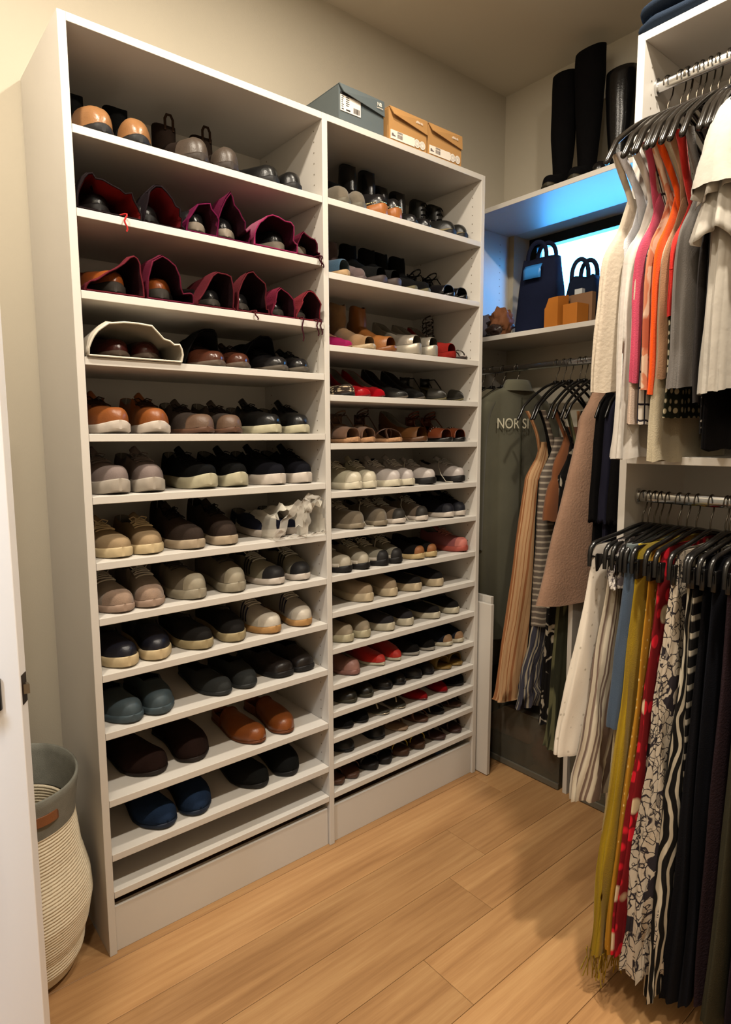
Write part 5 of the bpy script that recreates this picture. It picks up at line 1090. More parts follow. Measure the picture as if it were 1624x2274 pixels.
# ================================================================ LEANING BOARDS between the cabinet and the window unit
for (lb, x, y0, y1, h, lean, thx) in (('narrow white shelf board leaning beside the cabinet end, nearest the floor edge', 1.543, -.055, .20, .735, .012, .018), ('second white shelf board leaning behind the first beside the cabinet', 1.567, -.030, .24, .76, .016, .018)):
    o = MB().box(-thx / 2, thx / 2, y0, y1, 0, h).build('shelf_board', WHITE, None, smooth=False, bevel=.001)
    o.location = (x, 0, .004); o.rotation_euler = (0, math.atan(lean), 0); tag(o, lb, 'board', 'spare white shelf boards leaning in the corner')

# ================================================================ LAUNDRY BASKET
ROPE = mat('cotton_rope', (214, 202, 178), .9, bump=.6, bscale=300, var=.06, vscale=60)
FELT = mat('grey_felt', (118, 118, 110), .95, bump=.5, bscale=500, var=.08, vscale=50)
bas = thing('laundry_basket', 'coiled cotton rope basket with a grey felt top band beside the cabinet', 'basket', (-.190, .100, 0))
def brad(z): return lin([(0, .100), (.02, .126), (.06, .146), (.10, .150), (.13, .160), (.20, .172), (.26, .168), (.34, .150), (.44, .142), (.50, .150), (.555, .158)], z)
def bring(z, off, N=48):
    return [((brad(z) + off) * math.cos(2 * PI * k / N) * (1 + .015 * math.sin(3 * 2 * PI * k / N + z * 9)), (brad(z) + off) * math.sin(2 * PI * k / N), z + .012 * (z / .55) * math.sin(2 * PI * k / N)) for k in range(N)]
rings = []; z = .0; rh = .0088
while z < .44:
    for q in range(4):
        a = PI * q / 4; rings.append(bring(z + rh * q / 4, .0036 * math.sin(a)))
    z += rh
ZB_ = z
MB().loft(rings, cap1=False).build('rope_body', ROPE, bas)
rings = []; z = ZB_
while z > .02:
    for q in range(4): rings.append(bring(z - rh * q / 4, -.009 - .003 * math.sin(PI * q / 4)))
    z -= rh
MB().grid(rings, closed=True).build('rope_lining', ROPE, bas)
fr_ = [bring(ZB_ - .002 + (.555 - ZB_) * q / 6, .0025) for q in range(7)] + [bring(.558, -.001)] + [bring(.555 - (.555 - ZB_) * q / 6, -.005) for q in range(7)]
MB().grid(fr_, closed=True).build('felt_band', FELT, bas)
# leather tab handle on the front of the band
a0 = math.radians(-72)
hm = [[((brad(.48) + .005 + .003 * math.sin(PI * q)) * math.cos(a0 + .42 * (q - .5)), (brad(.48) + .005 + .004 * math.sin(PI * q)) * math.sin(a0 + .42 * (q - .5)), .49 + dz) for q in [i / 8 for i in range(9)]] for dz in (-.013, -.012, .012, .013)]
MB().grid(hm).build('leather_tab', leather('tan_tab', (158, 98, 60)), bas, solid=.003)

# ================================================================ UPPER SHELF: tall boots; tower top: folded jeans
def tall_boot(label, loc, rz, h, m, sole_m, fa=.055, top_slant=.03, seed=1, toe='round', lift=.02, wt=.058):
    t = thing('tall_boot', label, 'boot', loc, rz, 'tall boots on the shelf above the window')
    g = Last(L=.26, W=.040, toe=toe, sole=.014, lift=lift, top=.075, toeh=.038)
    MB().grid([[g.P(s, j / 20) for j in range(21)] for s in SS]).build('foot', m, t)
    sole_mb(g, over=.003).build('sole', sole_m, t)
    if lift > .01: heel_mb(g, 0, .24, .88).build('heel', sole_m, t)
    rings = []; N = 28; z0 = .06
    def ring(q, ins):
        z = z0 + (h - z0) * q
        ax = lin([(0, .036), (.15, .038), (.45, .050), (.8, wt), (1, wt * .97)], q) - ins; ay = lin([(0, .046), (.15, .043), (.45, .056), (.8, wt + .006), (1, wt + .004)], q) - ins
        return [(g.c(.2) + ax * math.cos(a) * (1 + .04 * noise.noise(Vector((math.cos(a) * 2, q * 5, seed)))), .26 * .78 + ay * math.sin(a) * (1 + .04 * noise.noise(Vector((math.sin(a) * 2, q * 5, seed + 3)))), z + (top_slant * math.sin(a + .6) * q ** 6)) for a in [2 * PI * k / N for k in range(N)]]
    rs = [ring(i / 16, 0) for i in range(17)] + [ring(1, .003)] + [ring(i / 4, .003) for i in (3, 2)]
    MB().grid(rs, closed=True).build('shaft', m, t)
    return t
BS = suede('boot_black_suede', (10, 9, 10)); BL = leather('boot_black_leather', (16, 14, 15), .22); BSO = rubber('boot_sole', (60, 54, 36))
tall_boot('tall black suede boot at the left end, slightly shorter', (1.780, -.112, ZT + .0004), math.radians(-68), .505, BS, BSO, seed=1, wt=.050, top_slant=.012)
tall_boot('tallest black suede boot with a high curved top, second from left', (1.790, -.222, ZT + .0004), math.radians(-68), .555, BS, BSO, seed=4, wt=.060, top_slant=.022)
tall_boot('glossy black leather riding boot beside the suede boots', (1.815, -.300, ZT + .0004), math.radians(-80), .44, BL, BSO, seed=7, wt=.060, top_slant=.012)
tall_boot('black leather boot half hidden behind the white tower panel', (1.800, -.435, ZT + .0004), math.radians(-80), .49, BL, BSO, seed=11, wt=.058, top_slant=.03)
def folded(label, cat, nm, loc, w, d, h, m, seed, rz=0, group=None, layers=2):
    t = thing(nm, label, cat, loc, rz, group); sp = lambda v, e: math.copysign(abs(v) ** e, v)
    for k in range(layers):
        hh = h / layers; rows = []
        for i in range(15):
            v = -PI / 2 + PI * i / 14; row = []
            for j in range(40):
                u = 2 * PI * j / 40; n_ = noise.noise(Vector((math.cos(u) * 2, math.sin(u) * 2, v + seed + k * 3)))
                row.append((w / 2 * sp(math.cos(v), .45) * sp(math.cos(u), .4) * (1 + .03 * n_), d / 2 * sp(math.cos(v), .45) * sp(math.sin(u), .4) * (1 + .03 * n_), hh * (k + .5) + hh * .5 * sp(math.sin(v), .9) + .004 * n_ * (v > 0)))
            rows.append(row)
        MB().grid(rows, closed=True).build('fold', m, t)
    return t
DEN = cloth('dark_denim', (42, 53, 70), bump=.6, bscale=700); DEN2 = cloth('mid_denim', (78, 92, 104), bump=.6, bscale=700)
GJ = 'folded jeans on top of the tower'
folded('dark blue folded jeans at the bottom of the stack on the tower', 'jeans', 'folded_jeans', (1.29, -.940, H + .002), .28, .33, .080, DEN, 1, group=GJ)
folded('greyer blue folded jeans on top of the dark pair', 'jeans', 'folded_jeans', (1.295, -.945, H + .083), .26, .30, .075, DEN2, 6, rz=.05, group=GJ)

# ================================================================ WINDOW SHELF: bags, boxes, paper bag
NAVY = cloth('navy_canvas_bag', (22, 28, 50), bump=.5, bscale=500)
def tote(label, loc, rz, w, d, h, m, seed, handle=True, topw=.9, lean=0, patch=None):
    t = thing('tote_bag', label, 'bag', loc, rz, 'bags on the window shelf')
    rings = []; N = 32
    for q in [i / 12 for i in range(13)]:
        f = 1 - (1 - topw) * q ** 2; fd = 1 - .55 * q ** 2
        rings.append([(w / 2 * f * math.copysign(abs(math.cos(a)) ** .45, math.cos(a)) * (1 + .05 * noise.noise(Vector((math.cos(a) * 2, math.sin(a) * 2, q * 3 + seed)))), d / 2 * fd * math.copysign(abs(math.sin(a)) ** .45, math.sin(a)) * (1 + .10 * noise.noise(Vector((math.cos(a) * 3, math.sin(a) * 3, q * 4 + seed)))) + lean * q, h * q + .012 * q * noise.noise(Vector((math.cos(a) * 2, seed, q)))) for a in [2 * PI * k / N for k in range(N)]])
    rings.append([(x * .96, y * .9, z - .01) for x, y, z in rings[-1]]); rings.append([(x * .93, y * .85, z - .08) for x, y, z in rings[-2]])
    MB().loft(rings).build('bag_body', m, t)
    if handle:
        for sy in (-1, 1):
            pts = [(w * .22 * math.cos(PI * q) * (1.05) + .01 * sy, sy * d * .16 + lean, h * .98 + .075 * math.sin(PI * q) ** .8 - .0) for q in [i / 12 for i in range(13)]]
            pts = [(pts[0][0], pts[0][1] - .0, h * .72)] + pts + [(pts[-1][0], pts[-1][1], h * .72)]
            rows = [[(x, y - .002, z) if 0 else (x - .009 * ux, y, z - .009 * uz), (x + .009 * ux, y, z + .009 * uz)] for (x, y, z), (ux, uz) in zip(pts, [(1, 0)] + [(math.cos(PI * q), math.sin(PI * q)) for q in [i / 12 for i in range(13)]] + [(-1, 0)])]
            MB().grid(rows).build('handle', m, t, solid=.004)
    return t
tb = tote('large navy canvas tote with round handles in front of the window', (1.915, .010, ZS + .0004), math.radians(-88), .20, .13, .315, NAVY, 2, topw=.82)
# light blue sheen on the tote, painted as a tinted clear pocket
MB().grid([[(-.045 + .085 * a, -.068 - .003 * math.sin(PI * a) + .012 * (z > .27), z) for a in [i / 6 for i in range(7)]] for z in (.225, .245, .265, .282)]).build('blue_sheen_patch', mat('blue_sheen_patch', (60, 140, 220), .15, alpha=.75), tb, solid=.001)
tote('dark blue slouching bag with a peaked flap on the window shelf', (1.965, -.165, ZS + .0004), math.radians(-85), .16, .12, .215, cloth('blue_black_bag', (26, 34, 56)), 9, handle=True, topw=.7)
tote('dark grey-blue bag behind the orange boxes, last before the white tank', (1.975, -.322, ZS + .0004), math.radians(-85), .15, .12, .235, cloth('grey_blue_bag', (40, 46, 62)), 15, handle=False, topw=.8)
OR = mat('orange_card', (176, 108, 38), .6, var=.04); BR = mat('brown_kraft', (128, 96, 70), .75, var=.05)
t = thing('small_carton', 'narrow upright orange box with a cut-away back beside the navy tote', 'box', (1.795, -.125, ZS + .0004), math.radians(-10), 'small orange boxes on the window shelf')
MB().add([(0, -.036, 0), (0, .036, 0), (.06, .036, 0), (.06, -.036, 0), (0, -.036, .118), (0, .014, .118), (0, .030, .085), (0, .036, .080), (.06, .036, .128), (.06, -.036, .128)],
         [(0, 4, 5, 6, 7, 1), (2, 8, 9, 3), (0, 3, 9, 4), (1, 7, 8, 2), (0, 1, 2, 3), (5, 4, 9, 8), (6, 5, 8), (7, 6, 8)]).build('carton', OR, t, smooth=False)
t = thing('small_carton', 'shorter square orange box right of the narrow one', 'box', (1.795, -.212, ZS + .0004), math.radians(-6), 'small orange boxes on the window shelf')
MB().box(0, .07, -.034, .034, 0, .082).build('carton', OR, t, smooth=False, bevel=.001)
t = thing('small_carton', 'plain brown box standing behind the orange boxes', 'box', (1.868, -.205, ZS + .0004), math.radians(-3))
MB().box(0, .025, -.06, .06, 0, .13).build('carton', BR, t, smooth=False, bevel=.001)
m = MB().box(.0, .02, -.012, .022, .13, .15); m.build('tissue', mat('tissue', (190, 196, 200), .8), t, smooth=False)
# crumpled brown paper bag and grey bundle at the shelf's left end
def lump(nm, label, cat, loc, r, m, seed, amp=.25, fr=2.5, group=None):
    t = thing(nm, label, cat, loc, 0, group); rows = []
    for i in range(17):
        th_ = PI * i / 16
        rows.append([])
        for j in range(28):
            a = 2 * PI * j / 28; v = Vector((math.sin(th_) * math.cos(a), math.sin(th_) * math.sin(a), -math.cos(th_)))
            f = 1 + amp * (noise.noise(v * fr + Vector((seed, 0, 0))) + .5 * noise.noise(v * fr * 2.3 + Vector((seed, 3, 0))))
            rows[-1].append((v.x * r[0] * f, v.y * r[1] * f, max(0, r[2] + v.z * r[2] * f)))
    MB().grid(rows, closed=True).build('body', m, t); return t
lump('paper_bag', 'crumpled brown paper bag lying at the left end of the window shelf', 'paper bag', (1.85, .165, ZS + .0004), (.055, .048, .060), mat('brown_paper', (116, 72, 44), .8, bump=.6, bscale=60, var=.15), 3, .45, 2.6)
lump('cloth_bundle', 'pale grey-violet cloth bundle at the left end of the window shelf', 'cloth', (1.85, .262, ZS + .0004), (.06, .045, .055), cloth('grey_violet', (112, 110, 124)), 7, .25)
lump('belt_roll', 'dark brown rolled belt in front of the crumpled paper bag', 'belt', (1.778, .150, ZS + .0004), (.018, .042, .024), leather('dark_belt', (60, 44, 38)), 12, .3)

# ================================================================ FLOOR BINS under the window unit
CLR = bpy.data.materials.new('smoky_plastic'); CLR.use_nodes = True
n_ = CLR.node_tree.nodes; l_ = CLR.node_tree.links; tr_ = n_.new('ShaderNodeBsdfTransparent'); tr_.inputs[0].default_value = (.80, .80, .77, 1); ms_ = n_.new('ShaderNodeMixShader'); b_ = n_['Principled BSDF']
b_.inputs['Base Color'].default_value = srgb(120, 116, 104); b_.inputs['Roughness'].default_value = .18
ms_.inputs[0].default_value = .30; l_.new(tr_.outputs[0], ms_.inputs[1]); l_.new(b_.outputs[0], ms_.inputs[2]); l_.new(ms_.outputs[0], n_['Material Output'].inputs[0])
def bin_(label, y0, y1, x0=1.662, x1=2.08, h=.27):
    t = thing('storage_bin', label, 'storage bin', ((x0 + x1) / 2, (y0 + y1) / 2, .0006), 0, 'clear plastic bins on the floor'); w, d = (x1 - x0) / 2, (y1 - y0) / 2
    rings = [[(sx * (w - .012 * (1 - q)) , sy * (d - .012 * (1 - q)), h * q) for sx, sy in ((-1, -1), (1, -1), (1, 1), (-1, 1))] for q in (0, .25, .5, .75, 1)]
    MB().loft(rings, cap1=False).build('tub', CLR, t, smooth=False, solid=.002)
    r = MB(); r.box(-w - .006, w + .006, -d - .004, d + .004, h, h + .006); r.build('lid', CLR, t, smooth=False, bevel=.002)
    b = MB(); b.box(-w + .004, -w + .014, -d + .01, d - .01, .002, .028); b.build('foot_rib', mat('bin_rib', (96, 92, 82), .4), t, smooth=False, bevel=.003)
    return t
bin_('clear plastic storage bin on the floor left of the white divider', -.322, .30)
bin_('clear plastic storage bin on the floor right of the white divider', -.60, -.357)
IB = 'contents of the left plastic bin'
o = thing('folded_shirt', 'blush pink folded top inside the left plastic bin', 'clothing', (1.80, -.02, .106), 0, IB)
MB().box(-.09, .09, -.12, .12, -.0, .07).build('fold', cloth('blush', (176, 128, 108)), o, bevel=.02, seg=3)
lump('scarf', 'rust red crumpled scarf inside the left plastic bin', 'scarf', (1.78, -.20, .004), (.07, .08, .085), cloth('rust', (116, 40, 24)), 21, .35, group=IB)
o = thing('folded_shirt', 'dark slate folded top at the bottom of the left bin', 'clothing', (1.80, .0, .004), 0, IB)
MB().box(-.11, .11, -.14, .16, 0, .10).build('fold', cloth('slate_cloth', (56, 60, 62)), o, bevel=.02, seg=3)
# ================================================================ HANGERS AND CLOTHES
HBK = mat('hanger_black', (14, 13, 13), .25, spec=.6); HGL = mat('hanger_bronze', (26, 22, 18), .24, spec=.45)
WIRE = mat('hook_wire', (70, 64, 56), .3, metal=1); CLIP = mat('clip_metal', (150, 148, 142), .25, metal=1)
def make_hanger(kind, label, group):
    """hook centre at the origin (on the rod); arms run along x"""
    t = thing('clothes_hanger', label, 'hanger', (0, 0, 0), 0, group)
    hz = -.075
    hook = [(.020 * math.cos(a), 0, .020 * math.sin(a) - .0035) for a in [math.radians(d) for d in range(-20, 201, 22)]]
    hook = hook[::-1] if 0 else hook
    path = [(0, 0, hz), (0, 0, hz + .022), (.006, 0, hz + .034), (.016, 0, hz + .05)] + hook
    MB().tube(path, .0019, 6).build('hook', WIRE, t)
    if kind in ('arm', 'slim'):
        ma = HGL if kind == 'arm' else HBK
        for sx in (-1, 1):
            pts = []; rr = []
            for q in [i / 14 for i in range(15)]:
                x = sx * (.004 + .208 * q); z = hz - .004 - .125 * (q ** 1.55) - .025 * sm(.85, 1, q)
                pts.append((x, 0, z)); rr.append(.0042 + .0034 * q)
            r_ = rr if kind == 'arm' else [.0055] * 15; p_ = pts[-1]
            MB().tube(pts + [(p_[0] + sx * r_[-1] * .35, 0, p_[2] - r_[-1] * .5), (p_[0] + sx * r_[-1] * .5, 0, p_[2] - r_[-1] * .8)], r_ + [r_[-1] * .8, r_[-1] * .3], 10).build('arm', ma, t)
        MB().box(-.014, .014, -.007, .007, hz - .012, hz + .006).build('neck', ma, t, bevel=.004)
    else:
        # flat plastic hanger with turned-down ends, a bar and two clips
        for sx in (-1, 1):
            pts = [(sx * x, 0, z) for x, z in ((.0, hz), (.03, hz - .004), (.10, hz - .018), (.17, hz - .030), (.196, hz - .036), (.208, hz - .048), (.212, hz - .066), (.212, hz - .095))]
            MB().tube(pts, [.006, .006, .006, .006, .0065, .0065, .006, .005], 8).build('arm', HBK, t)
            c = MB(); c.box(sx * .178 - .016, sx * .178 + .016, -.006, .006, hz - .112, hz - .062).build('clip', HBK, t, bevel=.003)
        MB().tube([(-.21, 0, hz - .07), (.21, 0, hz - .07)], .0035, 6).build('bar', HBK, t)
    return t
HS = None
HA = make_hanger('arm', '', 'hangers'); HC = make_hanger('clip', '', 'hangers'); _first = {'arm': True, 'clip': True, 'slim': True}
HS = make_hanger('slim', '', 'hangers')
def hanger(kind, x, y, z, rz, label, group):
    src = {'arm': HA, 'clip': HC, 'slim': HS}[kind]
    if _first[kind]:
        _first[kind] = False; src.location = (x, y, z); src.rotation_euler = (0, 0, rz); src['label'] = label; src['group'] = group; return src
    return dup(src, (x, y, z), rz, label, group)

def interp_rows(rows, n):
    out = []
    for i in range(n):
        q = i / (n - 1) * (len(rows) - 1); a = min(int(q), len(rows) - 2); f = q - a
        # uniform in row index; Catmull-Rom
        p0, p1, p2, p3 = rows[max(a - 1, 0)], rows[a], rows[a + 1], rows[min(a + 2, len(rows) - 1)]
        out.append([.5 * (2 * p1[k] + (p2[k] - p0[k]) * f + (2 * p0[k] - 5 * p1[k] + 4 * p2[k] - p3[k]) * f * f + (3 * p1[k] - p0[k] - 3 * p2[k] + p3[k]) * f ** 3) for k in range(len(p1))])
    return out
def body_mb(rows, folds=5, amp=.006, seed=1, ns=56, nz=26, close_top=True, close_bot=False, skew=0):
    """rows: (z, x0, x1, thickness, y) from the top down; a flattened, folded tube"""
    rr = interp_rows(rows, nz); rings = []; uvs = []
    ztop = rr[0][0]; zbot = rr[-1][0]
    PREF = 2.2 * max(r[2] - r[1] for r in rr)
    for (z, x0, x1, th, yc) in rr:
        cx = (x0 + x1) / 2; hw = max(.004, (x1 - x0) / 2); q = (ztop - z) / max(.01, ztop - zbot)
        ring = []; uv = []; per = 0; last = None
        for i in range(ns + 1):
            a = 2 * PI * (i % ns) / ns; ca, sa = math.cos(a), math.sin(a)
            bx = cx - hw * math.copysign(abs(ca) ** .8, ca); by = th / 2 * math.copysign(abs(sa) ** .8, sa)
            g = (.25 + .75 * q) * min(1.2, hw / .08)
            ph = seed * 1.7 + 1.4 * noise.noise(Vector((q * 1.2, seed, 0)))
            k = abs(ca)
            wv = math.sin(folds * (bx * 16) + ph + (0.0 if sa > 0 else 1.1)) + .5 * math.sin(folds * 2.3 * bx * 16 + ph * 2.1)
            y = yc + by + amp * g * wv * (.5 + .5 * (1 - k)) + .006 * q * noise.noise(Vector((bx * 9, q * 3, seed)))
            x = bx + amp * .9 * g * math.sin(folds * 1.3 * by * 80 + ph + a) * k + skew * by + .004 * noise.noise(Vector((a, q * 5, seed + 5)))
            zz = z + (.010 * noise.noise(Vector((math.cos(a) * 2, sa * 2, seed))) * (q > .9))
            if last is not None: per += math.hypot(x - last[0], y - last[1])
            last = (x, y); ring.append((x, y, zz)); uv.append([per, z])
        for u_ in uv: u_[0] *= PREF / max(per, 1e-4)
        rings.append(ring); uvs.append(uv)
    m = MB().grid(rings, uvs=uvs)
    if close_top:
        r = rings[0][:-1]; c = [sum(p[k] for p in r) / len(r) for k in range(3)]; n = len(r)
        m.add(list(r) + [c], [(i, (i + 1) % n, n) for i in range(n)])
    return m
def garment(nm, label, cat, loc, rz, rows, m, group, folds=5, amp=.006, seed=1, straps=(), sleeves=(), extra=None, nz=26, name='body', solid=0, close_top=True, mats2=None):
    t = thing(nm, label, cat, loc, rz, group)
    body_mb(rows, folds, amp, seed, nz=nz, close_top=close_top).build(name, m, t, solid=solid)
    for st in (straps or ()):   # (x_top, z_top, x_bot, z_bot, width, yoff)
        xt, zt, xb, zb, ww, yo = st
        rws = []
        for q in [i / 8 for i in range(9)]:
            x = xt + (xb - xt) * q + .012 * math.sin(PI * q); z = zt + (zb - zt) * q; w2 = ww * (.55 + .45 * q * q)
            y = yo + .006 * math.sin(q * 4 + seed)
            k_ = 1 - .55 * q
            rws.append([(x + w2 * .5 * cx_, y + .0095 * k_ * sy_, z) for cx_, sy_ in [(-math.cos(2 * PI * j / 12), -math.sin(2 * PI * j / 12)) for j in range(13)]])
        MB().grid(rws, uvs=[[(j * .01, p[2]) for j, p in enumerate(r)] for r in rws]).build('strap', m, t)
    for sl in sleeves:  # rows list for its own tube
        body_mb(sl, folds, amp * .7, seed + 9, ns=32, nz=14).build('sleeve', m, t)
    return t
HZ = -.08     # shoulder neck height under the rod
def shoulders(x0=-.2, x1=.2, th=.02):
    return [(-.078, -.012, .012, .010, 0), (-.095, -.08, .08, th * .8, 0), (-.125, x0 * .72, x1 * .72, th, 0), (-.17, x0 * .98, x1 * .98, th * 1.1, 0)]
# ---- upper rail of the tower
GU = 'tops on the upper rail of the tower'; GH = 'hangers on the upper rail of the tower'
def tank_rows(hem, nose=-.205, flare=0, th=.026, arm=-.40, back=.20):
    """sleeveless top: starts at the armhole, nose towards the room"""
    z1 = hem
    return [(arm + .10, nose + .085, back - .08, th * .5, 0), (arm + .03, nose + .06, back - .05, th * .7, 0), (arm - .04, nose + .012, back - .01, th * .9, 0), (arm - .10, nose, back, th, 0),
            ((arm + z1) / 2, nose - flare * .4, back, th * 1.05, 0), (z1 + .06, nose - flare * .9, back, th * 1.1, 0), (z1, nose - flare, back, th * 1.15, 0)]
def tee_rows(hem, nose=-.21, flare=0, th=.03, back=.21):
    return [(-.085, -.05, .05, th * .5, 0), (-.11, -.10, .10, th * .8, 0), (-.15, -.155, .155, th, 0), (-.22, nose + .02, back - .02, th * 1.05, 0), (-.34, nose, back, th * 1.1, 0), ((hem - .34) / 2, nose - flare * .5, back, th * 1.15, 0), (hem + .05, nose - flare * .9, back, th * 1.2, 0), (hem, nose - flare, back, th * 1.2, 0)]
def sleeve_rows(hem=-.40, x=-.20, w=.075, th=.03, puff=0):
    return [(-.15, x + .03, x + .075, th * .6, 0), (-.20, x - .02 - puff * .4, x + .07, th, 0), (-.28, x - .035 - puff, x + .05, th * 1.1, 0), (hem + .02, x - .05 - puff, x + .03, th * 1.25 + puff * .3, 0), (hem, x - .05 - puff * 1.1, x + .02, th * 1.3 + puff * .3, 0)]
def upper(i, yr, yt, hemw, m, label, nm='top', cat='top', kind='tank', flare=0, th=.026, nose=-.205, folds=5, amp=.004, strapw=.03, hangl='', hang=True, **k):
    rz = math.asin(max(-.9, min(.9, (yr - yt) / .2))); loc = (RTX, yr, RTZ); hem = hemw - RTZ
    if hang: hanger('arm', RTX, yr, RTZ, rz, hangl, GH)
    if kind == 'tank':
        st = [(-.175, -.205, nose + .105, -.365, strapw, 0), (.15, -.195, .10, -.365, strapw, 0)]
        return garment(nm, label, cat, loc, rz, tank_rows(hem, nose, flare, th, k.get('arm', -.40)), m, GU, folds, amp, i, straps=st)
    return garment(nm, label, cat, loc, rz, tee_rows(hem, nose, flare, th), m, GU, folds, amp, i, sleeves=[sleeve_rows(k.get('slv', -.40), x=-.17, th=th, puff=k.get('puff', 0)), [(z, -x1, -x0, t_, y_) for z, x0, x1, t_, y_ in sleeve_rows(k.get('slv', -.40), x=-.17, th=th)]])
CREAM = cloth('cream_crinkle', (196, 182, 164), bump=.9, bscale=90, var=.05); WHT = cloth('white_cotton', (204, 198, 190), bump=.6, bscale=60); SHEER = cloth('cool_white', (206, 206, 212)); PINKB = cloth('blush_beige', (194, 172, 156))
upper(1, -.852, -.815, 1.535, CREAM, 'cream crinkled linen tank, leftmost on the upper rail', nose=-.215, flare=.015, th=.05, amp=.005, folds=4, hangl='bronze hanger of the cream linen tank, leftmost')
upper(2, -0.862, -0.828, 1.60, SHEER, 'cool white sheer strap top behind the cream linen tank', nose=-.19, th=.02, strapw=.05, hang=False)
upper(3, -.884, -.858, 1.370, WHT, 'long white tunic with a flared hem below the cream tank', nm='tunic', nose=-.19, flare=.02, th=.045, folds=6, amp=.008, hangl='bronze hanger of the long white tunic, third from left')
upper(4, -.900, -.882, 1.455, PINKB, 'blush beige tank between the white tunic and the pink top', nose=-.19, flare=.0, th=.030, strapw=.035, hangl='bronze hanger of the blush beige tank')
upper(5, -0.902, -0.888, 1.555, cloth('rose_pink', (190, 72, 98)), 'rose pink sleeveless top with a keyhole armhole', nose=-.195, flare=.0, th=.026, strapw=.05, hangl='bronze hanger of the rose pink top')
upper(6, -0.914, -0.903, 1.455, pattern('windowpane', 'check', (30, 26, 34), (206, 196, 184), 26, .13), 'white top with a black windowpane check, hem showing', nose=-.175, th=.020, folds=3, amp=.003, hang=False)
upper(7, -0.922, -0.912, 1.535, pattern('peach_floral', 'leaf', (190, 120, 88), (206, 176, 150), 12, .48, c3=(166, 84, 58)), 'sheer peach top with rust flower print beside the pink one', nose=-.19, th=.022, hangl='bronze hanger of the peach floral top')
upper(8, -0.936, -0.926, 1.525, cloth('bright_orange', (236, 84, 16)), 'bright orange tank in the middle of the upper rail', nose=-.185, th=.026, folds=3, strapw=.03, hangl='bronze hanger of the bright orange tank')
upper(9, -0.946, -0.938, 1.365, cloth('cream_sheer', (176, 164, 140)), 'long cream sheer tunic under the orange tank', nm='tunic', nose=-.165, flare=.01, th=.030, hang=False)
upper(10, -0.955, -0.947, 1.560, cloth('tan_rib', (156, 118, 88)), 'tan tank with a looped neck beside the orange tank', nose=-.18, th=.024, strapw=.045, hangl='bronze hanger of the tan tank')
upper(11, -0.966, -0.96, 1.470, pattern('daisy_green', 'dots', (30, 34, 22), (196, 186, 158), 45, .30), 'dark green top with cream daisy dots, hem showing', nose=-.165, th=.022, hang=False)
upper(12, -0.972, -0.966, 1.70, cloth('coral_red', (196, 44, 38)), 'coral red tank peeking out above the grey top', nose=-.185, th=.022, strapw=.05, hangl='bronze hanger of the coral red tank')
upper(13, -0.997, -0.992, 1.535, cloth('grey_jersey', (112, 108, 104)), 'mid grey sleeveless top with a curved hem', nm='top', cat='shirt', th=.062, nose=-.195, arm=-.38, strapw=.035, folds=3, amp=.006, hangl='bronze hanger of the mid grey top')
upper(14, -1.028, -1.028, 1.50, cloth('charcoal_jersey', (58, 54, 54)), 'charcoal tank right of the mid grey top', nm='top', cat='shirt', th=.024, nose=-.175, arm=-.38, folds=3, hangl='bronze hanger of the charcoal tank')
upper(15, -1.043, -1.043, 1.43, pattern('black_pindot', 'dots', (14, 12, 14), (190, 186, 180), 60, .16), 'black blouse with tiny white dots', nm='blouse', cat='shirt', kind='tee', th=.022, nose=-.17, slv=-.36, folds=3, hangl='bronze hanger of the black dotted blouse')
upper(16, -1.057, -1.057, 1.395, cloth('deep_black', (13, 12, 14)), 'plain black long top between dotted and white blouses', nm='blouse', cat='shirt', kind='tee', th=.022, nose=-.17, slv=-.34, folds=3, hangl='bronze hanger of the plain black top')
bl = upper(17, -1.088, -1.084, 1.520, cloth('white_blouse', (182, 175, 166), bump=.7, bscale=40), 'white blouse with layered ruffle sleeves, nearest large one', nm='blouse', cat='shirt', kind='tee', th=.075, nose=-.225, flare=.01, slv=-.37, puff=.05, folds=5, amp=.008, hangl='bronze hanger of the ruffled white blouse')
for k, (z0, z1, out) in enumerate(((-.22, -.385, .018), (-.33, -.47, .012))):   # ruffle tiers on the shoulder side
    rows = []
    for q in [i / 8 for i in range(9)]:
        row = []
        for i in range(41):
            a = PI * .5 + PI * i / 40; wv = math.sin(a * 9 + k * 2) * .012 * q + .006 * q * math.sin(a * 17 + k)
            rx, ry = .045 + out * q + .018 * q, .030 + .030 * q
            row.append((-.175 - .012 * k + (rx + wv) * math.cos(a), (ry + wv * .7) * math.sin(a), z0 + (z1 - z0) * q + .012 * math.sin(a * 4 + k) * q))
        rows.append(row)
    MB().grid(rows).build('ruffle', _m['white_blouse'], bl, solid=.0015)
upper(18, -1.142, -1.142, 1.445, cloth('white_jacquard', (186, 177, 164), bump=1.0, bscale=70), 'white textured long top at the right picture edge', nm='blouse', cat='shirt', kind='tee', th=.055, nose=-.205, slv=-.40, folds=4, amp=.007, hangl='bronze hanger of the white textured long top')
upper(19, -1.190, -1.190, 1.50, cloth('ivory_cotton', (184, 174, 156)), 'ivory tee behind the white textured top', nm='tee_shirt', cat='shirt', kind='tee', th=.030, nose=-.19, folds=4, hangl='bronze hanger of the ivory tee')

